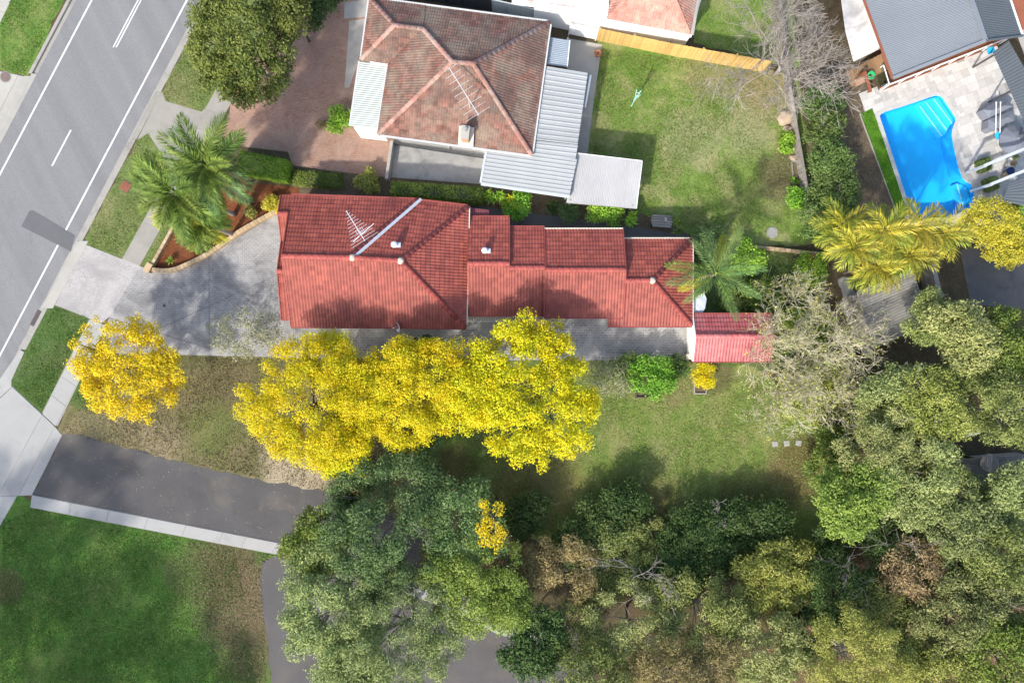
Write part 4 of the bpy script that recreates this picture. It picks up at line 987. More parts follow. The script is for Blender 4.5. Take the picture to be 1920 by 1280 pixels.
# --- old tiled house at the top
def old_house():
    t = thing('house', 'old house with mossy terracotta hip roof beside the brick driveway', 'house', tuple(P(860, 170)))
    T = Tiling(0.36, 0.30, M['old_tile'], 2, 0.022, 0.042)
    z, zr, zw = 2.9, 5.2, 3.93
    NW = P(693, -3, z); NE = P(1032, 42, z); SE = P(997, 291, z); SW = P(709, 252, z); V0 = P(728, 120, z); WW = P(677, 112, z)
    R1 = P(887, 120, zr); R0 = P(848, 117, zr); W1 = P(793, 55, zw); W0 = P(740, 48, zw)
    E = NW.lerp(NE, 0.31)
    T.face([E, NW, W0, W1], org=NE); T.face([NE, E, W1, R0, R1], org=NE)
    T.face([NW, WW, W0]); T.face([WW, V0, W1, W0]); T.face([V0, SW, R0, W1]); T.face([SW, SE, R1, R0]); T.face([SE, NE, R1])
    roof = T.finish(t, M['rust_iron'])
    cap = M['old_cap']
    for a, b in ((R0, R1), (SE, R1), (NE, R1), (SW, R0), (R0, W1), (W1, W0), (NW, W0), (WW, W0)):
        ridge(roof, a, b, cap, 0.16, 0.40, key='old')
    MB().beam(V0 + Vector((0, 0, 0.03)), W1 + Vector((0, 0, 0.03)), 0.16, 0.03).build('valley', M['rust_iron'], roof)
    gm = M['gutter_metal']
    for a, b in ((SW, SE), (SE, NE), (NE, NW), (NW, WW), (V0, SW)): gutter(t, a, b, gm, 0.11, 0.10, 0.0, 0.06)
    # chimney with its flue, mortar skirt
    c = P(873, 252, 0); b = P(874, 256, 3.4)
    ch = MB().box((b.x, b.y, 3.7), 0.50, 0.78, 1.3, -0.12).build('chimney', M['brick'], t)
    MB().box((b.x, b.y, 4.40), 0.58, 0.86, 0.14, -0.12).build('chimney_cap', M['conc_pale'], ch)
    MB().lathe((b.x, b.y + 0.1, 4.47), [(0.13, 0), (0.11, 0.32), (0.15, 0.33), (0.14, 0.36)], 10).build('chimney_pot', M['conc_slab'], ch)
    MB().obb((b.x, b.y - 0.05, 3.42), Vector((0.52, -0.06, 0)), Vector((0.06, 0.62, 0.30)), Vector((0, -0.01, 0.02))).build('mortar_skirt', M['mortar'], t)
    # walls
    cc = (NE + SW) / 2
    def ins(p, k): 
        d = Vector((cc.x - p.x, cc.y - p.y, 0)); return p + d.normalized() * k
    walls(t, [ins(SW, 0.75), ins(SE, 0.75), ins(NE, 0.75), ins(NW, 0.75), ins(WW, 0.6), ins(V0, 0.6)], 2.84, M['white_wall'])
    # downpipe on the white wall
    p = ins(SW, 0.75).lerp(ins(SE, 0.75), 0.43); MB().tube([(p.x, p.y - 0.10, 0), (p.x, p.y - 0.10, 2.8)], 0.05, 8).build('downpipe', M['gutter_metal'], t)
    # pale green verandah on the street side
    za, zb = 2.75, 2.45
    A, B, C, D = P(675, 115, zb), P(728, 122, za), P(710, 241, za), P(657, 236, zb)
    sheeting(t, A, D, C, B, 5, 0.16, 0.035, M['sheet_green'], 'verandah_sheet')
    gutter(t, A, D, M['gutter_metal'], 0.12, 0.10, -0.02, 0.06)
    MB().prism([Vector((p.x, p.y, 2.30)) for p in (P(662, 232, 2.3), P(720, 241, 2.3), P(716, 247, 2.3), P(664, 241, 2.3))], 2.25).build('wall', M['white_wall'], t)
    MB().prism([Vector((p.x, p.y, 2.30)) for p in (P(679, 120, 2.3), P(684, 120, 2.3), P(668, 232, 2.3), P(663, 232, 2.3))], 1.4).build('wall', M['white_wall'], t)
    # pale ribbed patio roof on the garden side: two fields
    z1, z2 = 2.80, 2.62
    A, B, C, D = P(1023, 124, z1), P(1102, 137, z2), P(1083, 271, z2), P(1003, 262, z1)
    sheeting(t, A, D, C, B, 5, 0.32, 0.035, M['sheet_white'], 'patio_sheet', trap=True)
    A, B, C, D = P(912, 284, z1 - .05), P(1083, 272, z2 - .02), P(1068, 366, z2 - .02), P(903, 343, z1 - .05)
    A2 = P(915, 262, z1 - .05)
    A, B, C, D = P(914, 276, 2.70), P(1082, 299, 2.70), P(1068, 367, 2.60), P(902, 343, 2.60)
    sheeting(t, A, D, C, B, 3, 0.32, 0.035, M['sheet_white'], 'patio_sheet', trap=True)
    A, B, C, D = P(999, 263, 2.74), P(1083.5, 272, 2.66), P(1079, 299, 2.66), P(996, 288, 2.74)
    sheeting(t, A, D, C, B, 1, 0.32, 0.035, M['sheet_white'], 'patio_sheet', trap=True)
    gm2 = M['galv']
    gutter(t, P(902, 343, 2.58), P(1068, 367, 2.58), gm2, 0.16, 0.12, -0.02, 0.08); gutter(t, P(914, 276, 2.68), P(902, 343, 2.58), gm2, 0.14, 0.12, 0, 0.04)
    gutter(t, P(1068, 367, 2.58), P(1103, 136, 2.6), M['dark_metal'], 0.05, 0.12, 0.0, 0.03); gutter(t, P(1093, 200, 2.5), P(1104, 140, 2.5), M['sheet_blue'], 0.18, 0.10, -0.06, 0.12)
    for q in ((906, 338), (1064, 360), (1095, 140), (1078, 265)):
        p = P(q[0], q[1], 2.5); MB().beam((p.x, p.y, 0), (p.x, p.y, 2.52), 0.09, 0.09).build('post', M['white_metal'], t)
    walls(t, [P(915, 330, 0), P(1055, 345, 0), P(1070, 300, 0), P(920, 290, 0)], 2.45, M['white_wall'], 'wall')
    # small blue-grey awning
    A, B, C, D = P(1032, 70, 2.5), P(1068, 76, 2.35), P(1063, 126, 2.35), P(1025, 121, 2.5)
    sheeting(t, A, D, C, B, 3, 0.12, 0.025, M['sheet_blue'], 'awning_sheet')
    gutter(t, C, B, M['white_metal'], 0.06, 0.08, 0, 0.02)
    return t
old_house()
t, c, d, s = antenna(878, 185, 6.0, 4.2, 'tall white television antenna above the chimney of the old house', 3.6, 9, (0.9, 0.5), math.radians(122), 2)
# carport with weathered sheets
t = thing('carport', 'flat carport with weathered white corrugated roof beside the lawn', 'carport', tuple(P(1130, 345)))
A, B, C, D = P(1076, 288, 2.35), P(1204, 303, 2.35), P(1193, 391, 2.2), P(1062, 380, 2.2)
sheeting(t, A, B, C, D, 6, 0.11, 0.022, M['sheet_carport'])
MB().beam(P(1076, 287, 2.32), P(1204, 302, 2.32), 0.05, 0.12).build('fascia', M['white_metal'], t); MB().beam(P(1204, 303, 2.3), P(1193, 391, 2.16), 0.05, 0.10).build('fascia', M['white_metal'], t)
MB().beam(P(1062, 380, 2.14), P(1193, 391, 2.14), 0.05, 0.10).build('fascia', M['old_wood'], t)
for q in ((1082, 294), (1196, 306), (1186, 385), (1070, 375)):
    p = P(q[0], q[1], 2.2); MB().beam((p.x, p.y, 0), (p.x, p.y, 2.24), 0.09, 0.09).build('post', M['old_wood'], t)

# low walls and screens round the concrete slab
def wall_run(name, label, cat, a, b, w, h, mat, part='wall', z0=0.0):
    a, b = P(*a), P(*b); t = thing(name, label, cat, (a.x, a.y, 0))
    MB().beam((a.x, a.y, z0 + h / 2), (b.x, b.y, z0 + h / 2), w, h).build(part, mat, t, bevel=0.01); return t
wall_run('garden_wall', 'pale grey low wall between brick driveway and concrete slab', 'wall', (738, 270), (728, 340), 0.22, 0.8, M['conc_pale'])
t = thing('slatted_screen', 'dark slatted screen along the white wall of the old house', 'screen', tuple(P(742, 272)))
a, b = P(742, 272), P(906, 297)
for z in (0.08, 0.85): MB().beam((a.x, a.y, z), (b.x, b.y, z), 0.05, 0.06).build('rail', M['dark_metal'], t)
slm = MB().box((0, 0, 0.45), 0.06, 0.03, 0.85).mesh('slat', M['dark_metal'])
for k in range(58):
    p = a.lerp(b, k / 57); put_at(slm, 'slat', t, Matrix.Translation((p.x, p.y, 0)))

# --- house beyond the top edge
def north_house():
    t = thing('house', 'white walled house with rusting sheet roof and terracotta hip at the top edge', 'house', tuple(P(1150, -60)))
    A, B, C, D = P(940, -140, 4.2), P(1150, -112, 4.2), P(1140, 28, 3.0), P(960, 3, 3.0)
    sheeting(t, A, D, C, B, 8, 0.42, 0.07, M['sheet_rust'], trap=True)
    gutter(t, D, C, M['white_metal'], 0.16, 0.14, 0, 0.08)
    T = Tiling(0.36, 0.30, M['far_tile'], 2, 0.022, 0.042)
    SWc, SEc = P(1139, 36, 3.0), P(1297, 66, 3.0); NEc = P(1345, -160, 3.0); R0, R1 = P(1196, -25, 4.2), P(1250, -150, 4.9); NWc = P(1160, -170, 3.0)
    R0 = P(1200, -30, 4.3); RE = P(1262, -18, 4.3)
    T.face([SWc, SEc, RE, R0]); T.face([SEc, P(1322, -70, 3.0), P(1275, -80, 4.3), RE]); T.face([P(1150, -60, 3.0), SWc, R0])
    roof = T.finish(t, M['rust_iron'], 120)
    for a, b in ((SWc, R0), (R0, RE)): ridge(roof, a, b, M['far_tile'], 0.14, 0.40, key='far')
    MB().beam(SEc + Vector((0, 0, .05)), P(1318, -60, 3.05), 0.22, 0.14).build('verge_board', M['conc_pale'], roof)
    gutter(t, SWc, SEc, M['white_metal'], 0.12, 0.12, -.02, 0.08)
    walls(t, [P(1000, 44, 0), P(1140, 72, 0), P(1280, 92, 0), P(1330, -100, 0), P(1000, -140, 0)], 2.8, M['white_wall'])
    MB().tube([P(1098, 46, 1.0) , P(1101, 30, 2.9)], 0.05, 8).build('downpipe', M['gutter_metal'], t)
    return t
north_house()
def panel_fence(name, label, a, b, h, n, mat, rib=0.1, cap=True, z0=0.0):
    a, b = P(*a), P(*b); t = thing(name, label, 'fence', (a.x, a.y, 0))
    d = (b - a).normalized(); s = Vector((-d.y, d.x, 0)); L = (b - a).length
    for k in range(n):
        p0, p1 = a + d * (L * k / n), a + d * (L * (k + 1) / n)
        m = MB(); q = max(2, int((p1 - p0).length / rib)); pts = []
        for i in range(q * 2 + 1):
            pts.append(p0.lerp(p1, i / (q * 2)) + s * (0.03 * (i % 2)))
        for i in range(len(pts) - 1): m.poly([pts[i] + Vector((0, 0, z0)), pts[i + 1] + Vector((0, 0, z0)), pts[i + 1] + Vector((0, 0, h)), pts[i] + Vector((0, 0, h))])
        m.build('panel', mat, t, fix=False)
        MB().box((p0.x, p0.y, h / 2 + 0.02), 0.06, 0.06, h + 0.04).build('post', mat, t)
        if cap: MB().beam(p0 + Vector((0, 0, h)), p1 + Vector((0, 0, h)), 0.06, 0.05).build('rail', mat, t)
    return t
panel_fence('steel_fence', 'pale ribbed steel fence behind the mossy roof', (924, 22), (1000, 40), 1.8, 3, M['steel_green'])
panel_fence('steel_fence', 'dark steel fence above the old tiled roof', (700, -14), (922, 22), 1.8, 8, M['dark_metal'])
# louvred gate
a, b = P(1066, 66), P(1116, 76); t = thing('slatted_gate', 'white slatted gate at the end of the pine fence', 'gate', (a.x, a.y, 0))
for k in range(9): MB().beam((a.x, a.y, 0.25 + k * 0.18), (b.x, b.y, 0.25 + k * 0.18), 0.03, 0.10).build('slat', M['white_metal'], t)
for p in (a, b): MB().box((p.x, p.y, 0.95), 0.07, 0.07, 1.9).build('post', M['white_metal'], t)
MB().tube([P(1065, 70, 1.6), P(1063, 106, 1.6)], 0.03, 6).build('side_rail', M['white_metal'], t)
# timber paling fences
def paling_fence(label, pts, h, mat, railmat, pw=0.13, name='paling_fence', cap=False, capw=0.14):
    pts = [P(*p) for p in pts]; t = thing(name, label, 'fence', (pts[0].x, pts[0].y, 0)); pal = []
    me = {}
    for hv in (0, 1, 2):
        me[hv] = MB().box((0, 0, h / 2 + hv * 0.012), pw - 0.012, 0.02, h + hv * 0.024).mesh('paling', mat)
    cnt = 0
    for a, b in zip(pts[:-1], pts[1:]):
        L = (b - a).length; n = max(1, round(L / pw)); an = math.atan2(b.y - a.y, b.x - a.x)
        for k in range(n):
            p = a.lerp(b, (k + 0.5) / n); off = Vector((-math.sin(an), math.cos(an), 0)) * (0.012 * (k % 2))
            put_at(me[random.randrange(3)], 'paling', t, Matrix.Translation(p + off) @ Matrix.Rotation(an + random.uniform(-.01, .01), 4, 'Z')); cnt += 1
        s = Vector((-math.sin(an), math.cos(an), 0)) * 0.05
        for z in (0.35, h - 0.3): MB().beam(a + s + Vector((0, 0, z)), b + s + Vector((0, 0, z)), 0.06, 0.09).build('rail', railmat, t)
        for k in range(max(2, round(L / 2.4)) + 1):
            p = a.lerp(b, k / max(2, round(L / 2.4))) + s * 1.6; MB().box((p.x, p.y, h / 2), 0.1, 0.1, h).build('post', railmat, t)
        if cap:
            m = max(1, round(L / 1.8))
            for k in range(m):
                p0, p1 = a.lerp(b, (k + 0.004) / m), a.lerp(b, (k + 0.996) / m); MB().beam(p0 + Vector((0, 0, h + 0.03)), p1 + Vector((0, 0, h + 0.03)), capw, 0.04).build('capping_board', mat, t)
    return t
paling_fence('new yellow pine paling fence along the top of the lawn', [(1118, 76), (1245, 102), (1428, 135)], 1.85, M['new_pine'], M['new_pine'])
paling_fence('weathered grey timber fence beside the dark leafy hedge', [(1470, 166), (1487, 270), (1500, 345), (1508, 400)], 0.95, M['old_wood'], M['old_wood'], cap=True, capw=0.20)
paling_fence('grey timber fence under the bare tree', [(1448, -40), (1470, 166)], 0.95, M['old_wood'], M['old_wood'], cap=True, capw=0.20)
# ------------------------------------------------------------------ pool side, sheds and small things
def grey_shed():
    t = thing('pool_house', 'large outbuilding with slate grey corrugated roof above the pool', 'building', tuple(P(1730, 20)))
    z0, z1 = 3.0, 4.0
    A, B = P(1560, -165, z0), P(1673, 147, z0); D, C = P(1763, -168, z1), P(1847, 77, z1)
    sheeting(t, A, B, C, D, 11, 0.12, 0.030, M['sheet_grey'])
    E, G = P(1838, -165, 3.1), P(1917, 68, 3.1)
    sheeting(t, D, C, G, E, 11, 0.12, 0.030, M['sheet_dark'])
    U = Vector((0, 0, 0.05))
    MB().beam(B + U, C + U, 0.22, 0.12).build('barge_capping', M['sheet_grey'], t); MB().beam(C + U, G + U, 0.12, 0.12).build('barge_capping', M['sheet_dark'], t)
    MB().beam(D + U, C + U, 0.32, 0.06).build('ridge_capping', M['sheet_grey'], t)
    MB().beam(E, G, 0.12, 0.12).build('gutter', M['white_metal'], t); MB().beam(A, B, 0.12, 0.12).build('gutter', M['rust_wood'], t)
    q = [P(1600, -120, 0), P(1676, 140, 0), P(1840, 80, 0), P(1895, 70, 0), P(1840, -120, 0)]
    walls(t, [q[0], P(1672, 154, 0), P(1842, 88, 0), P(1880, 80, 0), q[4]], 2.95, M['rust_wood'])
    return t
grey_shed()
# glass pool fence with a rail along the house side
a, b = P(1650, 171), P(1868, 86)
t = thing('pool_fence', 'glass pool fence with white top rail along the grey roof', 'fence', (a.x, a.y, 0))
MB().beam(a + Vector((0.0, 0.12, 0.12)), b + Vector((0, 0.12, 0.12)), 0.30, 0.24).build('plinth', M['rust_wood'], t)
n = 7
for k in range(n + 1):
    p = a.lerp(b, k / n); MB().box((p.x, p.y, 0.68), 0.06, 0.06, 1.2).build('post', M['white_metal'], t)
    if k < n:
        q = a.lerp(b, (k + 1) / n); MB().beam(p.lerp(q, 0.05) + Vector((0, 0, 0.70)), p.lerp(q, 0.95) + Vector((0, 0, 0.70)), 0.012, 0.9).build('pane', M['glass'], t)
MB().beam(a + Vector((0, 0, 1.28)), b + Vector((0, 0, 1.28)), 0.09, 0.05).build('top_rail', M['white_metal'], t)
a, b = P(1640, 135), P(1650, 168)
t = thing('glass_gate', 'short glass gate panel beside the timber steps', 'gate', (a.x, a.y, 0))
MB().beam(a + Vector((0, 0, 1.2)), b + Vector((0, 0, 1.2)), 0.06, 0.05).build('top_rail', M['white_metal'], t)
MB().beam(a + Vector((0, 0, 0.62)), b + Vector((0, 0, 0.62)), 0.012, 1.1).build('pane', M['glass'], t)
for p in (a, b): MB().box((p.x, p.y, 0.6), 0.06, 0.06, 1.2).build('post', M['white_metal'], t)
# timber sleeper steps
t = thing('timber_steps', 'brown timber sleeper steps beside the grey roof', 'steps', tuple(P(1635, 125)))
for k in range(11):
    x = 1594 + k * 6.6; y = 148 - k * 3.4; z = 0.10 + 0.085 * k
    d = Vector((0.36, -0.93, 0)); c = P(x, y, z)
    MB().obb((c.x, c.y, z / 2), d * 0.58, Vector((0.93, 0.36, 0)) * 0.115, Vector((0, 0, z / 2))).build('tread', M['sleeper'], t)
t = thing('timber_post', 'red brown leaning timber rail beside the hose reel', 'rail', tuple(P(1625, 150)))
MB().beam(P(1621, 134, 1.2), P(1633, 172, 0.35), 0.14, 0.14).build('rail', M['rust_wood'], t)
for q, h in (((1621, 135), 1.15), ((1632, 170), 0.35)):
    p = P(*q, h); MB().box((p.x, p.y, h / 2), 0.12, 0.12, h).build('post', M['rust_wood'], t)
c = P(1634, 142, 0.9); t = thing('hose_reel', 'bright green coiled garden hose near the steps', 'hose', (c.x, c.y, 0.0))
for k in range(5):
    r = 0.20 + 0.03 * (k % 3); MB().tube([(c.x + r * math.cos(q * .5236) , c.y + r * math.sin(q * .5236) + 0.02 * k, 0.75 + 0.04 * k) for q in range(13)], 0.022, 5).build('coil', M['green_hose'], t)
MB().box((c.x, c.y, 0.4), 0.08, 0.08, 0.8).build('stand', M['dark_metal'], t)
t = thing('pink_crate', 'small pink slatted crate by the steps', 'crate', tuple(P(1611, 152)))
for k in range(7):
    a, b = P(1603 + k * 2.4, 157 - k * 1.3, 0.45), P(1611 + k * 2.2, 163 - k * 1.6, 0.45); MB().beam(a + Vector((0, .25, 0)), b + Vector((0, 0.45, 0)), 0.07, 0.03).build('slat', M['brick'], t)
c = P(1611, 153, 0.2); MB().box((c.x, c.y, 0.2), 0.55, 0.45, 0.4, 0.4).build('body', M['brick'], t)
# charcoal roof at the right edge
t = thing('pergola_roof', 'long charcoal ribbed pergola roof beside the pool covers', 'pergola', tuple(P(1900, 140)))
A, B, C, D = P(1862, 98, 2.4), P(1891, 180, 2.4), P(1935, 165, 2.5), P(1891, 77, 2.5)
A, B, C, D = P(1861, 99, 2.4), P(1935, 262, 2.4), P(1990, 250, 2.5), P(1891, 76, 2.5)
sheeting(t, A, B, C, D, 8, 0.2, 0.03, M['sheet_dark'])
for q in ((1866, 102), (1897, 170), (1930, 245)):
    p = P(q[0], q[1], 2.35); MB().box((p.x, p.y, 1.18), 0.1, 0.1, 2.36).build('post', M['dark_metal'], t)
t = thing('patio_roof', 'dark ribbed patio roof with two pale beams at the right edge', 'pergola', tuple(P(1920, 345)))
A, B, C, D = P(1893, 343, 2.4), P(1880, 377, 2.4), P(1960, 395, 2.5), P(1985, 305, 2.5)
sheeting(t, A, B, C, D, 4, 0.2, 0.03, M['sheet_dark'])
for a, b in (((1847, 310, 2.3), (1990, 250, 2.3)), ((1859, 345, 2.3), (1990, 292, 2.3))):
    a, b = P(*a), P(*b); MB().beam(a, b, 0.20, 0.20).build('beam', M['galv'], t)
    MB().box((a.x + .1, a.y, 1.1), 0.16, 0.16, 2.2).build('post', M['galv'], t)

def cover(label, px, z, ridge_px, zr):
    """fitted fabric cover pulled over pool furniture"""
    c = P(*ridge_px[0], zr); t = thing('furniture_cover', label, 'cover', (c.x, c.y, 0.03), 'charcoal covers by the pool')
    pts = [P(a, b, z) for a, b in px]; R = [P(*r, zr) for r in ridge_px]; m = MB(); n = len(pts)
    for i in range(n):
        a, b = pts[i], pts[(i + 1) % n]; ra = min(R, key=lambda r: (r - a).length); rb = min(R, key=lambda r: (r - b).length)
        m.poly([a, b, rb] if ra is rb else [a, b, rb, ra]); lo = [Vector((p.x * 1.0, p.y, 0.035)) for p in (a, b)]; m.poly([a, lo[0], lo[1], b])
    m.build('fabric', M['fabric'], t)
    for i in range(n): MB().beam(pts[i], pts[(i + 1) % n], 0.03, 0.03).build('hem', M['fabric'], t)
    return t
cover('charcoal fitted cover over a long lounge, nearest the charcoal roof', [(1842, 206), (1861, 195), (1889, 188), (1900, 199), (1853, 222)], 0.75, [(1860, 207), (1884, 198)], 1.0)
cover('charcoal fitted cover between the long cover and the round cover', [(1853, 224), (1901, 208), (1902, 226), (1861, 246), (1852, 240)], 0.75, [(1866, 230), (1890, 220)], 0.9)
c = P(1903, 262, 1.2); t = thing('umbrella', 'round charcoal umbrella canopy beside the pool covers', 'umbrella', (c.x, c.y, 0.03))
m = MB(); n = 10
for r, z in ((0.03, 1.55), (0.55, 1.40), (1.08, 1.12), (1.06, 1.02)):
    for j in range(n): m.v.append((c.x + r * math.cos(6.2832 * j / n + .3), c.y + r * math.sin(6.2832 * j / n + .3), z))
for k in range(3):
    for j in range(n): m.f.append((k * n + j, k * n + (j + 1) % n, (k + 1) * n + (j + 1) % n, (k + 1) * n + j))
m.build('canopy', M['fabric'], t); MB().tube([(c.x, c.y, 0.03), (c.x, c.y, 1.6)], 0.03, 8).build('pole', M['aluminium'], t); MB().lathe((c.x, c.y, 0.03), [(0.3, 0), (0.3, 0.08), (0.05, 0.1)], 12).build('base', M['dark_metal'], t)
for x, lab in ((1868, 'white pool pole lying across the covers, farther from the wall'), (1876, 'white pool pole lying across the covers, nearer the wall')):
    a, b = P(x, 191, 1.08), P(x - 1, 251, 0.98); t = thing('pool_pole', lab, 'pool pole', tuple(a), 'white pool poles')
    MB().tube([a, b], 0.03, 8).build('shaft', M['white_metal'], t)
    MB().tube([a, a.lerp(b, 0.06)], 0.042, 8).build('grip', M['white_pot'], t); MB().tube([b.lerp(a, 0.03), b], 0.042, 8).build('socket', M['light_blue'], t)
def skimmer(px, py, z, rz, label):
    c = P(px, py, z); t = thing('pool_skimmer', label, 'skimmer', tuple(c))
    for a, b in (((-.26, -.18), (.26, -.18)), ((.26, -.18), (.2, .2)), ((.2, .2), (-.2, .2)), ((-.2, .2), (-.26, -.18))):
        R = Matrix.Rotation(rz, 3, 'Z'); MB().beam(c + R @ Vector((*a, 0)), c + R @ Vector((*b, 0)), 0.06, 0.06).build('frame', M['light_blue'], t)
    MB().box((c.x, c.y, c.z - 0.03), 0.40, 0.32, 0.03, rz).build('net', M['light_blue'], t)
skimmer(1873, 254, 0.9, 0.5, 'light blue skimmer net at the foot of the white poles'); skimmer(1858, 95, 1.5, 0.3, 'light blue skimmer net hung at the far end of the pool fence')
def pot(px, py, r, h, mat, label, leaf=None, z0=0.03):
    c = P(px, py, h); t = thing('plant_pot', label, 'pot', (c.x, c.y, z0))
    MB().lathe((c.x, c.y, z0), [(r * .7, 0), (r * .95, h * .6), (r, h), (r * .88, h), (r * .85, h - .06), (0.01, h - .06)], 16).build('pot', mat, t, smooth=True)
    if leaf: leafball(t, 'plant', (c.x, c.y, z0 + h + 0.1), (r * 1.0, r * 1.0, 0.22), 110, 0.12, 0.06, leaf, seed=int(px))
    return t
SMALL = []   # pots need the foliage helpers below; they are placed there

# sandstone block walls of the mulch bed
def block_wall(label, px, w, h, L0, group=None):
    pts = [P(*p) for p in px]; t = thing('retaining_wall', label, 'wall', (pts[0].x, pts[0].y, 0))
    # resample by length
    seg = [(pts[i + 1] - pts[i]).length for i in range(len(pts) - 1)]; tot = sum(seg); n = round(tot / L0)
    def at(s):
        i = 0
        while i < len(seg) - 1 and s > seg[i]: s -= seg[i]; i += 1
        return pts[i].lerp(pts[i + 1], min(1, s / seg[i]))
    for k in range(n):
        a, b = at(tot * (k + 0.02) / n), at(tot * (k + 0.98) / n); hh = h + random.uniform(-.01, .01)
        MB().beam((a.x, a.y, hh / 2), (b.x, b.y, hh / 2), w, hh).build('block', M['sandstone'], t, bevel=0.012)
    return t
def smooth(px, k=3):
    out = []; n = len(px)
    for i in range(n - 1):
        p0, p1, p2, p3 = px[max(i - 1, 0)], px[i], px[i + 1], px[min(i + 2, n - 1)]
        for q in range(k):
            t = q / k; out.append(tuple(0.5 * ((2 * p1[a]) + (-p0[a] + p2[a]) * t + (2 * p0[a] - 5 * p1[a] + 4 * p2[a] - p3[a]) * t * t + (-p0[a] + 3 * p1[a] - 3 * p2[a] + p3[a]) * t ** 3) for a in (0, 1)))
    return out + [px[-1]]
block_wall('curved sandstone block wall along the grey driveway', smooth([(290, 506), (318, 508), (345, 501), (398, 474), (450, 437), (495, 411), (527, 394)], 5), 0.30, 0.42, 0.30)
block_wall('straight sandstone block wall beside the footpath and palms', [(286, 503), (304, 472), (326, 432), (345, 398)], 0.22, 0.42, 0.40)
c = P(284, 503); t = thing('wall_pier', 'short sandstone pier at the corner of the mulch bed', 'pier', (c.x, c.y, 0)); MB().box((c.x, c.y, 0.24), 0.42, 0.66, 0.48, -0.5).build('block', M['sandstone'], t, bevel=0.02); MB().box((c.x, c.y, 0.51), 0.46, 0.70, 0.06, -0.5).build('capstone', M['sandstone'], t, bevel=0.01)
block_wall('low cream block wall at the back of the yard', [(1385, 462), (1440, 467), (1530, 477)], 0.22, 0.5, 0.42)

# folded rotary clothesline
c = P(1184, 199); t = thing('clothesline', 'folded teal rotary clothesline standing on the lawn', 'clothesline', (c.x, c.y, 0))
MB().tube([(c.x, c.y, 0), (c.x, c.y, 1.9)], 0.035, 8).build('post', M['teal'], t)
for k in range(4):
    an = 0.6 + k * 1.5708; MB().tube([(c.x, c.y, 1.25), (c.x + 0.22 * math.cos(an), c.y + 0.22 * math.sin(an), 2.75)], 0.028, 6).build('arm', M['teal'], t)
MB().lathe((c.x, c.y, 1.2), [(0.06, 0), (0.07, 0.1), (0.05, 0.2)], 8).build('hub', M['teal'], t)
for k in range(4):
    an = 0.6 + k * 1.5708; b_ = an + 1.5708
    MB().tube([(c.x + 0.16 * math.cos(an), c.y + 0.16 * math.sin(an), 2.4), (c.x + 0.16 * math.cos(b_), c.y + 0.16 * math.sin(b_), 2.35)], 0.012, 4).build('line', M['white_metal'], t)
# raised garden boxes
def garden_box(label, x0, y0, x1, y1, mat):
    t = thing('garden_box', label, 'garden box', tuple(P((x0 + x1) / 2, (y0 + y1) / 2)), 'raised garden boxes')
    q = [(x0, y0), (x1, y0), (x1, y1), (x0, y1)]
    for i in range(4):
        a, b = P(*q[i]), P(*q[(i + 1) % 4]); MB().beam((a.x, a.y, 0.17), (b.x, b.y, 0.17), 0.09, 0.34 + 0.01 * (i % 2)).build('board', mat, t, bevel=0.01)
    MB().prism([Vector((P(*p).x, P(*p).y, 0.24)) for p in q], 0.2).build('soil', M['soil'], t)
garden_box('weathered garden box under the small yellow shrub', 1300, 700, 1322, 737, M['old_wood']); garden_box('dark garden box under the bright green bush', 1191, 705, 1232, 744, M['dark_bark'])
# stepping stones
for x, y, r, lab in ((1453, 832, .1, 'stepping stone farthest from the forest edge'), (1475, 831, 0, 'middle one of three pale stepping stones'), (1497, 830, -.2, 'leaf strewn stepping stone nearest the forest edge')):
    c = P(x, y); o = MB().box((c.x, c.y, 0.022), 0.40, 0.40, 0.05, r).build('stepping_stone', M['conc_new'], bevel=0.012); tag(o, lab, 'stepping stone', 'three pale stepping stones on the back lawn')
# old timber bench box behind the red house
c = P(1240, 415, 0.4); t = thing('timber_bench', 'dark weathered timber bench behind the red house', 'bench', (c.x, c.y, 0))
for k in range(5): MB().box((c.x, c.y + 0.36 - k * 0.18, 0.5), 1.6 - 0.12 * abs(k - 2), 0.15, 0.06, -0.08).build('slat', M['old_wood'], t)
for sx in (-0.6, 0.6): MB().box((c.x + sx, c.y, 0.24), 0.10, 0.7, 0.46, -0.08).build('leg', M['dark_bark'], t)
MB().box((c.x + 0.22, c.y + 0.05, 0.72), 0.16, 0.30, 0.36).build('block', M['conc_pale'], t, bevel=0.03)
c = P(814, 882, 0.8); t = thing('bin', 'dark bin under the trees at the edge of the back lawn', 'bin', (c.x, c.y, 0))
MB().box((c.x, c.y, 0.42), 0.48, 0.50, 0.80).build('body', M['dark_metal'], t, bevel=0.04); MB().box((c.x, c.y, 0.86), 0.54, 0.56, 0.08).build('lid', M['conc_dark'], t, bevel=0.03)
c = P(1143, 105, 0.5); t = thing('plant_pot', 'terracotta pot on the concrete path beside the lawn', 'pot', (P(1120,104).x, P(1120,104).y, 0.02)); c = P(1120, 104)
MB().lathe((c.x, c.y, 0.02), [(0.16, 0), (0.24, 0.3), (0.27, 0.36), (0.22, 0.36), (0.2, 0.3), (0.01, 0.3)], 16).build('pot', M['terracotta'], t, smooth=True); MB().lathe((c.x, c.y, 0.02), [(0.2, 0.29), (0.02, 0.31)], 12).build('soil', M['soil'], t)
c = P(1491, 477, 0.03); t = thing('hose_ring', 'small dark hoop lying beside the back wall', 'hoop', (c.x, c.y, 0.0)); MB().tube([(c.x + .26 * math.cos(q * .5236), c.y + .26 * math.sin(q * .5236), 0.05) for q in range(13)], 0.02, 5).build('ring', M['dark_metal'], t)
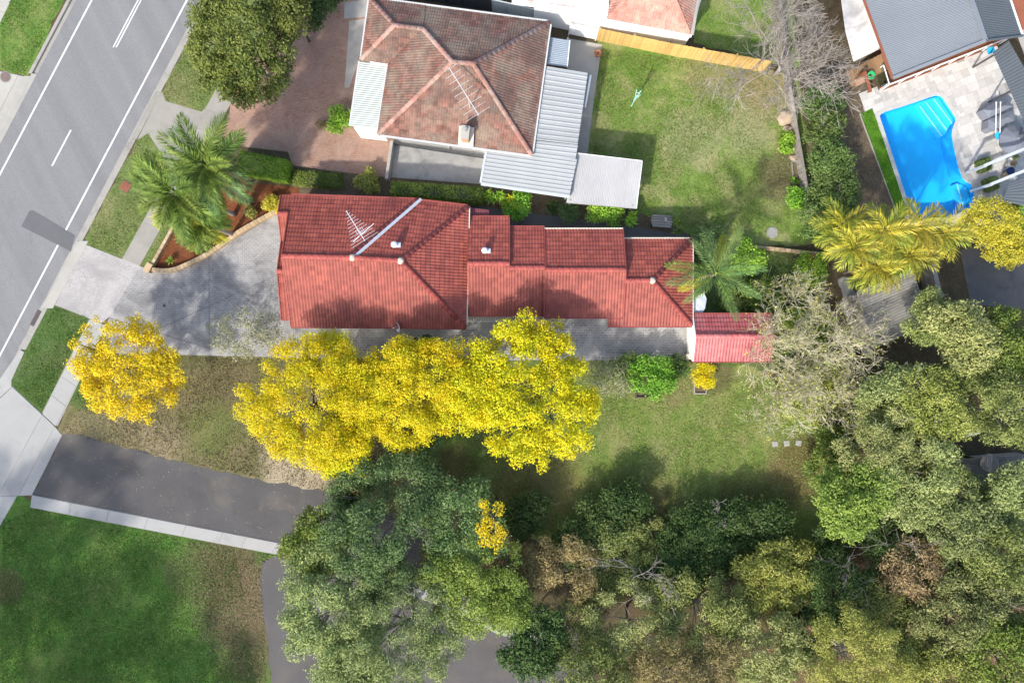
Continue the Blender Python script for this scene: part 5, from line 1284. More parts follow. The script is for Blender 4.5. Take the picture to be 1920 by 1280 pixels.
c = P(1517, 483, 0.5); t = thing('rust_drum', 'rusty red steel drum in the corner of the yard', 'drum', (c.x, c.y, 0)); MB().lathe((c.x, c.y, 0), [(0.28, 0), (0.28, 0.3), (0.30, 0.32), (0.28, 0.34), (0.28, 0.7), (0.30, 0.72), (0.26, 0.72), (0.25, 0.68), (0.01, 0.68)], 16).build('body', M['rust_iron'], t)
# rocks
def rock(px, py, r, h, label, seed):
    rr = random.Random(seed); c = P(px, py); bm = bmesh.new(); bmesh.ops.create_icosphere(bm, subdivisions=3, radius=1.0)
    for v in bm.verts:
        n = v.co.normalized(); k = 1 + 0.18 * math.sin(3 * n.x + seed) * math.cos(2.3 * n.y + seed) + rr.uniform(-.04, .04)
        v.co = Vector((n.x * r[0] * k, n.y * r[1] * k, max(-0.05, n.z * h * k)))
    me = bpy.data.meshes.new('rock'); bm.to_mesh(me); bm.free(); me.materials.append(M['rock']); o = put(me, 'rock'); o.location = (c.x, c.y, 0.02); tag(o, label, 'rock', 'garden rocks by the fence')
rock(1471, 222, (0.58, 0.55), 0.5, 'large tan boulder by the weathered fence', 3); rock(1478, 243, (0.45, 0.30), 0.35, 'dark split rock below the tan boulder', 4); rock(1487, 296, (0.28, 0.26), 0.2, 'small pale stone below the lime shrub', 5)
t = thing('bed_edging', 'timber edging of the narrow garden bed by the fence', 'edging', tuple(P(1487, 310)))
for a, b in (((1484, 303), (1488, 345)), ((1484, 303), (1498, 301))): MB().beam(P(*a, 0.08), P(*b, 0.08), 0.08, 0.16).build('board', M['old_wood'], t)
# weathered shed roofs glimpsed under the trees on the right
def old_shed(label, q, z, n, mat, wallmat, rib=0.15):
    A, B, C, D = [P(a, b, z + dz) for (a, b), dz in zip(q, (0, 0, .25, .25))]; t = thing('old_shed', label, 'shed', ((A.x + C.x) / 2, (A.y + C.y) / 2, 0))
    sheeting(t, A, B, C, D, n, rib, 0.03, mat)
    cc = (A + B + C + D) / 4
    walls(t, [p.lerp(cc, 0.12) for p in (A, B, C, D)], z - 0.06, wallmat)
    for a, b in ((A, B), (B, C), (C, D), (D, A)): MB().beam(a - Vector((0, 0, .05)), b - Vector((0, 0, .05)), 0.06, 0.10).build('fascia', M['old_wood'], t)
old_shed('derelict grey slatted shed roof beneath the golden palms', [(1608, 548), (1640, 652), (1742, 606), (1712, 506)], 2.2, 7, M['sheet_old'], M['old_wood'], 0.22)
sheet('pale_track', [(1570, 524), (1592, 520), (1608, 560), (1640, 655), (1625, 668), (1600, 640)], 0.012, M['conc_pale'], 'pale rubble strip beside the derelict shed', 'path', 0.08, 21)
wall_run('timber_wall', 'pale weathered plank standing beside the derelict shed', 'plank', (1725, 500), (1738, 560), 0.32, 1.6, M['old_wood'], 'plank')
old_shed('small blue grey roof deep among the trees on the right', [(1806, 786), (1812, 818), (1838, 812), (1836, 778)], 3.6, 2, M['sheet_blue'], M['white_wall'])
old_shed('long pale grey roof under the trees at the right edge', [(1755, 865), (1800, 962), (1990, 990), (1960, 850)], 2.2, 10, M['sheet_old'], M['old_wood'], 0.2)
c = P(1855, 867, 2.9); t = thing('timber_platform', 'round weathered timber platform among the trees', 'platform', (c.x, c.y, 0))
for k in range(9):
    x = -0.56 + k * 0.14; L = 2 * math.sqrt(max(0.02, 0.62 ** 2 - x * x)); MB().box((c.x + x, c.y, 2.9), 0.125, L, 0.05).build('plank', M['old_wood'], t)
MB().tube([(c.x, c.y, 0), (c.x, c.y, 2.87)], 0.12, 8).build('post', M['dark_bark'], t)
# ------------------------------------------------------------------ vegetation
def unit(a): return a / np.maximum(np.linalg.norm(a, axis=1, keepdims=True), 1e-9)
def leaves_mesh(name, pos, nrm, l, w, mat, org, rng, droop=0.15):
    n = len(pos); nrm = unit(nrm); rd = rng.normal(size=(n, 3)); d = unit(rd - (rd * nrm).sum(1, keepdims=True) * nrm); s = np.cross(nrm, d)
    k = rng.uniform(0.65, 1.35, (n, 1)); ll = l * k / 2; ww = w * rng.uniform(0.75, 1.25, (n, 1)) / 2
    tip = pos + d * ll; tip[:, 2] -= droop * l
    V = np.stack([pos - d * ll, pos + s * ww, tip, pos - s * ww], 1).reshape(-1, 3)
    return np_mesh(name, V, np.arange(4 * n).reshape(n, 4), mat, org)
def in_ball(rng, n, pw=0.45):
    v = unit(rng.normal(size=(n, 3))); return v, rng.uniform(0, 1, (n, 1)) ** pw
def leafball(parent, name, c, r, n, l, w, mat, seed=1, up=0.5):
    if isinstance(mat, str): mat = M[mat]
    rng = np.random.default_rng(seed); v, k = in_ball(rng, n); pos = np.array(c) + v * k * np.array(r)
    nrm = v + np.array([0, 0, up]) + rng.normal(size=(n, 3)) * 0.5
    return put(leaves_mesh(name, pos, nrm, l, w, mat, ORIG[parent], rng), name, parent)
STY = {
 'gum':    dict(l=0.216, w=0.078, cl=.70, dens=350, rz=.62, leaf='lf_gum', bark='pale_bark'),
 'blue':   dict(l=0.198, w=0.078, cl=.75, dens=360, rz=.60, leaf='lf_bluegum', bark='bark'),
 'dark':   dict(l=.22, w=.10, cl=.75, dens=320, rz=.60, leaf='lf_dark', bark='dark_bark'),
 'green':  dict(l=0.180, w=0.092, cl=.65, dens=360, rz=.62, leaf='lf_green', bark='bark'),
 'olive':  dict(l=0.198, w=0.074, cl=.70, dens=339, rz=.62, leaf='lf_olive', bark='pale_bark'),
 'street': dict(l=.17, w=.10, cl=.62, dens=420, rz=.70, leaf='lf_street', bark='dark_bark'),
 'yolive': dict(l=0.198, w=0.074, cl=.65, dens=360, rz=.60, leaf='lf_yolive', bark='bark'),
 'bronze': dict(l=0.198, w=0.074, cl=.65, dens=339, rz=.60, leaf='lf_bronze', bark='pale_bark'),
 'tan':    dict(l=.20, w=.06, cl=.60, dens=300, rz=.60, leaf='lf_tan', bark='bark'),
 'rust':   dict(l=.18, w=.06, cl=.60, dens=170, rz=.60, leaf='lf_rust', bark='dark_bark'),
 'grey':   dict(l=.17, w=.06, cl=.55, dens=150, rz=.60, leaf='lf_greygreen', bark='bark'),
 'yellow': dict(l=.18, w=.08, cl=.60, dens=430, rz=.55, leaf='lf_yellow', bark='dark_bark'),
 'lime':   dict(l=.18, w=.08, cl=.60, dens=430, rz=.55, leaf='lf_lime', bark='dark_bark'),
 'gold':   dict(l=.17, w=.075, cl=.50, dens=330, rz=.50, leaf='lf_orange', bark='dark_bark'),
 'shade':  dict(l=.30, w=.14, cl=.85, dens=90, rz=.60, leaf='lf_gum', bark='pale_bark'),
 'bright': dict(l=.17, w=.11, cl=.50, dens=330, rz=.60, leaf='lf_bright', bark='bark'),
 'hedge':  dict(l=.16, w=.10, cl=.48, dens=420, rz=.75, leaf='lf_hedge', bark='bark'),
 'goldsh': dict(l=.15, w=.10, cl=.42, dens=420, rz=.65, leaf='lf_gold', bark='bark'),
}
def tree(px, py, rp, h, sty, label, name='tree', cat='tree', group=None, seed=None, ell=(1, 1), gaps=0.0, base=None, cover=1.75, low=0.15, dens=1.25, limbs=14, cz=None, lobe=0.28):
    """tapered trunk, limbs to every leaf clump, crown of small separate leaves"""
    S = STY[sty]; seed = seed if seed is not None else int(px * 7 + py * 13); rng = np.random.default_rng(abs(seed))
    zc0 = h - rp * (H - h) / F * S['rz'] * 0.8 if cz is None else cz
    r = rp * (H - zc0) / F; rz = min(r * S['rz'], h * 0.46); zc = h - rz * 0.9 if cz is None else cz
    c = np.array(P(px, py, zc)); b = Vector((c[0], c[1], 0)) if base is None else P(*base)
    t = thing(name, label, cat, tuple(b), group)
    R = np.array([r * ell[0], r * ell[1], rz]); cl = S['cl'] * min(1.0, r / 2.2 + 0.25)
    nC = max(6, int(cover * (R[0] * R[1]) / (cl * cl * 0.62)))
    # uneven outline: a few lobes push the shell in and out
    lob = unit(rng.normal(size=(9, 3))); amp = rng.uniform(-lobe, lobe * .8, 9); lk = rng.uniform(0.78, 1.12)
    dirs = unit(rng.normal(size=(nC * 5, 3))); dirs = dirs[dirs[:, 2] > -0.35]
    k = 1 + (np.maximum(0, dirs @ lob.T) ** 3 * amp).sum(1); q = rng.uniform(0.30, 1.0, len(dirs)) ** 0.55
    pts = dirs * (k * q)[:, None] * (R - cl * 0.55)
    m_ = len(dirs) // 2; rd_ = np.sqrt(rng.uniform(0, .92, m_)); th_ = rng.uniform(0, 6.2832, m_)      # the roof of the crown, seen from above
    up_ = np.c_[rd_ * np.cos(th_), rd_ * np.sin(th_), np.sqrt(1 - rd_ ** 2) * rng.uniform(.55, 1, m_)]
    pts[:m_] = up_ * (1 + (np.maximum(0, unit(up_) @ lob.T) ** 3 * amp).sum(1))[:, None] * (R - cl * 0.55); pts = pts[rng.permutation(len(pts))]
    keep = []
    for p in pts:
        if all(np.sum(((p - o) / np.array([1, 1, 1.4])) ** 2) > (cl * 0.72) ** 2 for o in keep): keep.append(p)
        if len(keep) >= nC: break
    C = np.array(keep)
    if gaps > 0: C = C[rng.uniform(size=len(C)) > gaps]
    cr = cl * rng.uniform(0.65, 1.25, (len(C), 1))
    area = math.pi * R[0] * R[1]; n = int(area * S['dens'] * dens * (1 - gaps * 0.7) / lk); per = rng.choice(len(C), n, p=(cr[:, 0] ** 2 / (cr ** 2).sum()))
    v, kk = in_ball(rng, n, 0.40); v[:, 2] = np.where(rng.uniform(size=n) < 0.5, np.abs(v[:, 2]), v[:, 2])
    pos = c + C[per] + v * kk * cr[per] * np.array([1, 1, 0.62])
    nrm = v * 0.7 + np.array([0, 0, 0.55]) + rng.normal(size=(n, 3)) * 0.55
    pos += rng.normal(size=(n, 3)) * cl * 0.13
    pos[:, 2] = np.maximum(pos[:, 2], 0.12)
    put(leaves_mesh('crown', pos, nrm, S['l'] * lk, S['w'] * lk, M[S['leaf']], ORIG[t], rng), 'crown', t)
    # wood
    m = MB(); cv = Vector(c); top = Vector((cv.x, cv.y, max(0.4, zc - rz * 0.55))); r0 = max(0.04, 0.013 * h + 0.008 * r)
    mid = b.lerp(top, 0.5) + Vector((rng.uniform(-.12, .12) * r, rng.uniform(-.12, .12) * r, 0))
    m.tube([b - Vector((0, 0, 0.05)), b.lerp(mid, 0.3), mid, top], [r0 * 1.3, r0, r0 * 0.85, r0 * 0.65], 8)
    idx = rng.permutation(len(C))[:limbs]
    for i in idx:
        e = Vector(c + C[i]); fr = rng.uniform(0.55, 1.0); st = b.lerp(mid, 1).lerp(top, fr)
        k1 = st.lerp(e, 0.45) + Vector((rng.uniform(-.1, .1) * r, rng.uniform(-.1, .1) * r, -0.06 * r)); rr = r0 * rng.uniform(0.28, 0.48)
        m.tube([st, k1, st.lerp(e, 0.8), e], [rr, rr * .75, rr * .45, 0.015], 5, cap=False)
        for _ in range(3):
            e2 = e + Vector(rng.normal(size=3).tolist()) * cl * 0.7; m.tube([st.lerp(e, 0.72), e2], [rr * .35, 0.01], 4, cap=False)
    m.build('trunk', M[S['bark']], t, smooth=True, fix=False)
    return t
def bush(px, py, rp, h, sty, label, name='shrub', cat='shrub', **kw):
    kw.setdefault('limbs', 6); kw.setdefault('cz', h * 0.50)
    return tree(px, py, rp, h, sty, label, name, cat, **kw)

def twigs(px, py, rp, h, mat, label, seed, base, levels=5, n0=7, name='tree', leaf=None, nleaf=0, spread=0.9, cat='tree', thick=1.0, kids=(3, 4, 4, 3), up=0.35):
    """bare branching tree"""
    rng = np.random.default_rng(seed); b = P(*base); c = P(px, py, h * 0.75); R = rp * (H - h * .75) / F
    t = thing(name, label, cat, tuple(b)); segs = []; tips = []
    fork = b.lerp(Vector((c.x, c.y, 0)), 0.15) + Vector((0, 0, h * 0.22))
    tr = MB().tube([b - Vector((0, 0, .05)), b + Vector((0.03, 0.02, h * 0.1)), fork], [0.20 * thick, 0.16 * thick, 0.13 * thick], 8); tr.build('trunk', mat, t, smooth=True, fix=False)
    def grow(p, d, L, r, lv):
        p = np.array(p); d = d / np.linalg.norm(d); ns = 3
        for q in range(ns):
            d = d + rng.normal(size=3) * 0.20 + np.array([0, 0, 0.05]); d /= np.linalg.norm(d); e = p + d * L / ns
            segs.append((p, e, r * (1 - 0.25 * q / ns), r * (1 - 0.25 * (q + 1) / ns))); p = e
        if lv <= 0: tips.append(p); return
        for _ in range(kids[min(len(kids) - 1, levels - 1 - lv)]):
            a = rng.normal(size=3); nd = d + 0.85 * a / np.linalg.norm(a) + np.array([0, 0, 0.10]); back = rng.uniform(0, 0.55)
            grow(p - d * L * back * 0.8, nd, L * rng.uniform(0.55, 0.82), max(r * 0.55, 0.011), lv - 1)
    for k in range(n0):
        an = 6.283 * k / n0 + rng.uniform(-.3, .3); tgt = np.array([c.x + R * math.cos(an) * spread * rng.uniform(.3, 1), c.y + R * math.sin(an) * spread * rng.uniform(.3, 1), h * rng.uniform(0.6, 0.95)])
        d = tgt - np.array(fork); grow(np.array(fork), d / np.linalg.norm(d) + np.array([0, 0, up * .3]), np.linalg.norm(d) * 0.50, 0.075 * thick, levels - 1)
    A = np.array([s[0] for s in segs]); B = np.array([s[1] for s in segs]); ra = np.array([s[2] for s in segs])[:, None]; rb = np.array([s[3] for s in segs])[:, None]
    d = unit(B - A); ref = np.where(np.abs(d[:, 2:]) < 0.9, np.array([[0, 0, 1.0]]), np.array([[1.0, 0, 0]])); u = unit(np.cross(d, ref)); w = np.cross(d, u); V = []
    for q in range(3):
        a = 2.0944 * q; o = u * math.cos(a) + w * math.sin(a); V += [A + o * ra, B + o * rb]
    V = np.stack(V, 1).reshape(-1, 3); i = np.arange(len(A))[:, None] * 6
    Q = np.concatenate([i + np.array([[0, 2, 3, 1]]), i + np.array([[2, 4, 5, 3]]), i + np.array([[4, 0, 1, 5]])])
    put(np_mesh('branches', V, Q, mat, ORIG[t]), 'branches', t)
    if leaf:
        tp = np.array(tips); k = rng.choice(len(tp), nleaf); pos = tp[k] + rng.normal(size=(nleaf, 3)) * 0.16
        put(leaves_mesh('crown', pos, rng.normal(size=(nleaf, 3)) * .6 + np.array([0, 0, .6]), 0.17, 0.10, M[leaf], ORIG[t], rng), 'crown', t)
    return t

FR = {}
def frond_mesh(key, L, arch, droop, n, ll, lw, vee, mat, seed, plume=0.0):
    """one feather palm leaf: ribbed stalk and two rows of leaflets; x runs outwards"""
    if key in FR: return FR[key]
    rng = np.random.default_rng(seed); m = MB(); pts = []; K = 11
    for i in range(K):
        s = i / (K - 1); pts.append(Vector((L * (s - 0.18 * droop * s ** 3), 0, L * (arch * s - (arch + droop * 0.55) * s ** 2.2))))
    m.tube(pts, [0.035 * (1 - 0.8 * i / (K - 1)) for i in range(K)], 4)
    def at(s):
        f = s * (K - 1); i = min(int(f), K - 2); return pts[i].lerp(pts[i + 1], f - i), (pts[i + 1] - pts[i]).normalized()
    for k in range(n):
        s = 0.14 + 0.86 * k / (n - 1); p, d = at(s); prof = math.sin(math.pi * (0.12 + 0.80 * s)) ** 0.7
        for sg in (-1, 1):
            l = ll * prof * rng.uniform(0.85, 1.15); an = 0.95 - 0.45 * s + rng.uniform(-.12, .12)
            dr = d * math.cos(an) + Vector((0, sg * math.sin(an), 0)); dr.z += vee + rng.uniform(-plume, plume); dr.normalize()
            mid = p + dr * l * 0.5; tip = p + dr * l + Vector((0, 0, -l * rng.uniform(0.15, 0.5))); wv = d * (lw / 2)
            i0 = len(m.v); m.v += [tuple(p), tuple(mid + wv), tuple(tip), tuple(mid - wv)]; m.f.append((i0, i0 + 1, i0 + 2, i0 + 3))
    FR[key] = m.mesh('frond', mat, fix=False); return FR[key]
def palm(px, py, z, L, nf, label, mats, seed, ll=0.62, lw=0.055, trunk_r=0.16, base=None, vee=0.05, nl=42, elev=(1.15, -0.35), name='palm_tree', cat='palm', group=None, trunk=True, plume=0.55):
    rr = random.Random(seed); c = P(px, py, z); b = Vector((c.x, c.y, 0)) if base is None else P(*base)
    t = thing(name, label, cat, tuple(b), group)
    if trunk:
        m = MB(); pp = [b.lerp(c, q / 12) for q in range(13)]; m.tube(pp, [trunk_r * (1.25 if q == 0 else 1 + 0.08 * (q % 2)) for q in range(13)], 10); m.build('trunk', M['palm_trunk'], t, smooth=True)
        MB().tube([c - Vector((0, 0, .7)), c - Vector((0, 0, .2)), c + Vector((0, 0, .35))], [trunk_r * .8, trunk_r * .95, trunk_r * .3], 8).build('crownshaft', M['lf_green'], t, smooth=True)
    for k in range(nf):
        f = k / max(1, nf - 1); an = k * 2.39996 + rr.uniform(-.2, .2); el = elev[0] + (elev[1] - elev[0]) * f
        kind = k % 3; mat = mats[min(len(mats) - 1, int(f * len(mats) + rr.uniform(-.35, .35)))] if f > 0 else mats[0]; mat = mat
        me = frond_mesh((mat, L, kind, ll), L * (1.0, 0.92, 1.06)[kind], 0.10, (0.75, 0.95, 0.6)[kind], nl, ll, lw, vee, M[mat], kind + 5, plume)
        Mx = Matrix.Translation(c) @ Matrix.Rotation(an, 4, 'Z') @ Matrix.Rotation(-el, 4, 'Y') @ Matrix.Rotation(rr.uniform(-.35, .35), 4, 'X') @ Matrix.Scale(rr.uniform(.85, 1.08), 4)
        put_at(me, 'frond', t, Mx)
    return t
def rosette(px, py, r, label, mat, seed, z0=0.0, n=26, heads=1, name='strap_plant', h=0.6):
    rr = random.Random(seed); c = P(px, py, h); t = thing(name, label, 'plant', (c.x, c.y, z0)); 
    for q in range(heads):
        m = MB(); hc = Vector((c.x + rr.uniform(-1, 1) * r * .8 * (heads > 1), c.y + rr.uniform(-1, 1) * r * .8 * (heads > 1), z0 + h * rr.uniform(.6, 1.1)))
        for k in range(n):
            an = k * 2.4 + rr.uniform(-.2, .2); el = rr.uniform(0.1, 1.3); L = r * rr.uniform(.6, 1.0); d = Vector((math.cos(an) * math.cos(el), math.sin(an) * math.cos(el), math.sin(el))); s = Vector((-math.sin(an), math.cos(an), 0)) * L * 0.09
            mid = hc + d * L * .5; tip = hc + d * L - Vector((0, 0, L * .25)); m.poly([hc, mid + s, tip, mid - s])
        m.build('leaf_head', mat, t, fix=False)
        MB().tube([(hc.x, hc.y, z0), hc], 0.03, 5).build('stem', M['bark'], t)
    return t
def hedge(q, h, label, mat, n, seed, z0=0.0, lumps=0.06, name='hedge', l=0.10, w=0.075):
    rng = np.random.default_rng(seed); A, B, C, D = [np.array(P(a, b, h))[:2] for a, b in q]; cc = (A + B + C + D) / 4
    t = thing(name, label, 'hedge', (cc[0], cc[1], z0))
    per = [A, B, C, D]; Ls = [np.linalg.norm(per[(i + 1) % 4] - per[i]) for i in range(4)]; area = Ls[0] * Ls[1]; side = sum(Ls) * h; nt = int(n * area / (area + side)); ns = n - nt
    s, u = rng.uniform(size=(nt, 1)), rng.uniform(size=(nt, 1)); top = (A * (1 - s) + B * s) * (1 - u) + (D * (1 - s) + C * s) * u
    bump = lumps * (np.sin(top[:, :1] * 3.1) * np.cos(top[:, 1:] * 2.7) + rng.normal(size=(nt, 1)) * .5)
    e = np.minimum(np.minimum(s, 1 - s) * Ls[0], np.minimum(u, 1 - u) * Ls[1]); pt = np.c_[top, z0 + h + bump - 0.10 * np.exp(-e / 0.10)]
    nt_ = np.c_[rng.normal(size=(nt, 2)) * .6, np.ones(nt)]
    ei = rng.choice(4, ns, p=np.array(Ls) / sum(Ls)); f = rng.uniform(size=(ns, 1)); P4 = np.array(per); a, b = P4[ei], P4[(ei + 1) % 4]; d = unit(b - a); o = np.c_[d[:, 1], -d[:, 0]]
    sgn = np.sign(((a + b) / 2 - cc)[:, 0] * o[:, 0] + ((a + b) / 2 - cc)[:, 1] * o[:, 1])[:, None]; o = o * sgn
    ps = np.c_[a * (1 - f) + b * f + o * rng.normal(size=(ns, 1)) * 0.05, z0 + rng.uniform(0.02, h, (ns, 1))]
    put(leaves_mesh('foliage', np.r_[pt, ps], np.r_[nt_, np.c_[o, np.full(ns, .35)] + rng.normal(size=(ns, 3)) * .4], l, w, M[mat], ORIG[t], rng), 'foliage', t)
    m = MB(); sh_ = [Vector((*(p * .86 + cc * .14), z0 + h - 0.12)) for p in per]; m.prism(sh_, h - 0.14).build('branches', M['dark_bark'], t)
    return t

# --- yellow trees along the side boundary
YT = 'yellow trees along the driveway'
tree(248, 688, 130, 6.0, 'gold', 'sparse golden yellow tree nearest the street', group=YT, seed=11, ell=(1.0, 0.88), gaps=0.28, lobe=.45)
tree(572, 765, 128, 7.4, 'yellow', 'yellow tree beside the dry lawn, second from the street', group=YT, seed=12, ell=(1.0, 1.12), gaps=.2, lobe=.4)
tree(795, 735, 128, 7.4, 'yellow', 'yellow tree in the middle of the yellow row', group=YT, seed=13, ell=(1.12, 1.0), gaps=.18, lobe=.4)
tree(992, 728, 126, 7.4, 'lime', 'largest bright yellow tree beside the back lawn', group=YT, seed=14, ell=(1.04, 1.04), gaps=.15, lobe=.32)
tree(650, 810, 90, 6.6, 'lime', 'yellow green tree reaching toward the dry lawn', group=YT, seed=15, gaps=.15, lobe=.5)
tree(1010, 640, 52, 6.0, 'yellow', 'yellow tree leaning over the side path', group=YT, seed=16, ell=(1.2, .85), gaps=.12, lobe=.3)
tree(888, 745, 70, 7.0, 'lime', 'yellow green tree between the two broadest yellow trees', group=YT, seed=29, gaps=.12, lobe=.3)
tree(690, 735, 70, 7.0, 'lime', 'yellow green tree joining the second and middle yellow trees', group=YT, seed=30, gaps=.12, lobe=.3)
tree(620, 665, 60, 5.6, 'lime', 'small yellow green tree beside the red house gutter', group=YT, seed=17, gaps=.1)
bush(463, 630, 72, 3.6, 'grey', 'thin grey green shrub at the edge of the grey driveway', seed=18, ell=(1.1, .75), gaps=.15)
bush(670, 720, 34, 3.0, 'dark', 'dark shrub between two yellow trees', seed=19); bush(790, 650, 26, 2.0, 'dark', 'small dark shrub beside the side path', seed=20)
bush(1318, 705, 27, 1.9, 'yellow', 'small round yellow shrub in the weathered garden box', seed=21)
bush(1225, 705, 46, 2.6, 'bright', 'bright green bush beside the side path', seed=22); bush(1145, 705, 46, 2.2, 'grey', 'silvery grey shrub beside the largest yellow tree', seed=23, dens=1.6)
bush(1180, 690, 34, 2.0, 'green', 'leafy green shrub between silvery shrub and bright bush', seed=24); bush(1270, 690, 26, 1.4, 'dark', 'low dark shrub beside the bright green bush', seed=25)
# --- street tree and top left greenery
tree(455, 98, 116, 7.0, 'street', 'large dense olive green street tree beside the road', seed=31, ell=(.92, 1.06), cover=1.6)
tree(540, 20, 60, 6.0, 'street', 'smaller olive green tree behind the street tree', seed=32)
bush(600, 8, 48, 3.0, 'dark', 'dark green shrub at the top of the brick driveway', seed=33)
bush(636, 224, 34, 1.5, 'bright', 'bright green shrub beside the pale green verandah', seed=34, ell=(.8, 1)); bush(606, 233, 12, .7, 'rust', 'small red leaved plant beside the brick driveway', seed=35, dens=2.5)
hedge([(448, 282), (538, 300), (534, 338), (446, 322)], 1.2, 'clipped bright green hedge between palms and brick driveway', 'lf_bright', 9000, 36)
hedge([(550, 318), (640, 326), (640, 352), (548, 345)], 0.35, 'low green ground cover beside the clipped hedge', 'lf_green', 3500, 37, lumps=.08)
hedge([(736, 340), (905, 352), (900, 378), (732, 362)], 1.3, 'loose olive green hedge beside the concrete slab', 'lf_green', 9000, 38, lumps=.18, l=.14, w=.09)
bush(690, 340, 28, 1.2, 'yolive', 'small yellow green shrub at the end of the low ground cover', seed=39)
# --- mulch bed plants
for x, y, r, h, s_, lab in ((515, 380, 20, 1.0, 'goldsh', 'yellow flowering shrub at the red house corner'), (472, 398, 13, .8, 'yolive', 'round yellow green shrub on the mulch'), (393, 452, 16, .8, 'green', 'small green shrub beside the curved wall')):
    bush(x, y, r, h, s_, lab)
rosette(320, 488, 0.5, 'small spiky green plant at the tip of the mulch bed', M['lf_bright'], 3, h=.3)
# --- palms
palm(388, 312, 8.0, 3.1, 26, 'tall feathery palm standing nearest the clipped hedge', ['lf_palm', 'lf_palm', 'lf_palm_blue', 'lf_palm'], 51, ll=.85, lw=.07, base=(467, 379), nl=84)
palm(332, 362, 7.3, 3.0, 26, 'tall feathery palm leaning over the footpath', ['lf_palm', 'lf_palm', 'lf_palm', 'lf_palm_yellow'], 52, ll=.85, lw=.07, base=(440, 402), nl=84)
palm(372, 415, 5.6, 2.1, 22, 'shorter palm with yellowing fronds over the mulch bed', ['lf_palm', 'lf_palm', 'lf_palm_yellow'], 53, ll=.8, lw=.08, nl=60)
palm(1342, 512, 4.9, 3.5, 14, 'arching feathery palm behind the red roof', ['lf_palm_blue', 'lf_palm_blue', 'lf_palm', 'lf_palm_yellow'], 54, ll=.7, lw=.06, nl=64, plume=.3)
GC = 'golden cane palms below the pool'
for i, (x, y, z, lab) in enumerate(((1598, 462, 4.6, 'golden cane palm at the fence end of its clump'), (1655, 432, 5.4, 'golden cane palm reaching toward the pool corner'), (1712, 425, 5.2, 'golden cane palm over the end of the pool'), (1762, 440, 4.8, 'golden cane palm beside the golden shrub'), (1640, 500, 4.4, 'golden cane palm above the pale rubble strip'), (1700, 478, 5.0, 'golden cane palm in the centre of its clump'), (1575, 425, 3.8, 'shaded cane palm behind the leafy hedge'))):
    palm(x, y, z, 2.0, 13, lab, ['lf_cane', 'lf_canegreen', 'lf_canegreen'], 60 + i, ll=.78, lw=.13, trunk_r=.06, vee=.30, nl=16, elev=(1.15, -0.1), group=GC, plume=.06)
# --- garden between the houses
rosette(925, 362, 0.62, 'spiky lime dracaena clump below the patio roof', M['lf_bright'], 4, n=22, heads=7, h=1.3)
rosette(955, 378, 0.55, 'spiky green dracaena clump beside the red roof', M['lf_lime'], 5, n=22, heads=6, h=1.1)
bush(975, 385, 30, 1.6, 'bright', 'leafy bright bush behind the red roof', seed=41)
rosette(1035, 388, 0.55, 'dark broad leaved plants below the carport', M['lf_dark'], 6, n=16, heads=7, h=.6); bush(1068, 400, 22, 1.0, 'blue', 'low bluish shrub below the carport', seed=42)
bush(1130, 392, 40, 2.6, 'bright', 'feathery bright green shrub beside the carport', seed=43, gaps=.1); rosette(1185, 405, 0.6, 'spiky lime plants at the carport corner', M['lf_bright'], 7, n=20, heads=7, h=1.2)
rosette(1275, 425, 0.5, 'spiky green plant beside the timber bench', M['lf_green'], 8, n=20, heads=4, h=.6); bush(1475, 265, 20, 1.0, 'bright', 'lime green shrub below the tan boulder', seed=44, ell=(.85, 1.2))
rosette(1488, 335, 0.4, 'small spiky plant in the timber edged bed', M['lf_bright'], 9, n=20, heads=2, h=.3); bush(1495, 375, 24, 1.6, 'bright', 'leafy green plant at the foot of the dark hedge', seed=45)
# --- dark leafy hedge of separate bushes along the fence
HG = 'bushes of the dark leafy hedge'
for i, (x, y, r, h, lab) in enumerate(((1535, 195, 42, 3.6, 'dark hedge bush nearest the bare tree'), (1545, 250, 44, 3.8, 'second dark hedge bush from the bare tree'), (1560, 305, 46, 4.0, 'middle bush of the dark leafy hedge'), (1565, 360, 48, 4.0, 'second dark hedge bush from the golden palms'), (1545, 415, 52, 4.0, 'dark hedge bush nearest the golden palms'))):
    tree(x, y, r, h, 'hedge', lab, 'hedge_bush', 'bush', group=HG, seed=70 + i, cz=h * .55, low=0)
bush(1855, 420, 55, 3.6, 'goldsh', 'golden yellow shrub at the corner of the pool', seed=76, ell=(1.1, 1)); bush(1880, 465, 44, 3.2, 'goldsh', 'golden shrub above the dark concrete yard', seed=77); bush(1915, 400, 36, 3.0, 'bright', 'green shrub beside the dark patio roof', seed=78)
# --- bare trees
twigs(1465, 75, 170, 8.5, M['bare_twig'], 'large leafless grey tree above the pine fence', 81, (1452, 140), levels=5, n0=13, kids=(3, 4, 4, 4), thick=.8)
for i, (x, y, r, h, bs, lab) in enumerate(((1455, 640, 95, 5.0, (1440, 640), 'twiggy straw coloured tree over the small red shed'), (1500, 555, 70, 4.6, (1480, 562), 'twiggy tree with sparse lime leaves behind the palm'), (1470, 745, 85, 4.6, (1450, 735), 'twiggy pale shrub at the end of the back lawn'), (1590, 640, 80, 5.2, (1560, 640), 'twiggy tree beside the derelict shed'), (1570, 745, 80, 5.0, (1545, 735), 'tangled straw coloured tree among the gum trees'), (1515, 680, 85, 5.4, (1495, 678), 'twiggy straw tree at the corner of the rear yard'))):
    twigs(x, y, r, h, M['straw_twig'], lab, 90 + i, bs, levels=5, n0=8, kids=(3, 3, 4, 3), thick=.6, leaf='lf_yolive', nleaf=380)
bush(1500, 600, 75, 1.6, 'green', 'low leafy undergrowth below the twiggy trees', seed=95, gaps=.3); bush(1530, 720, 80, 1.6, 'yolive', 'low lime undergrowth at the end of the lawn', seed=96, gaps=.3)
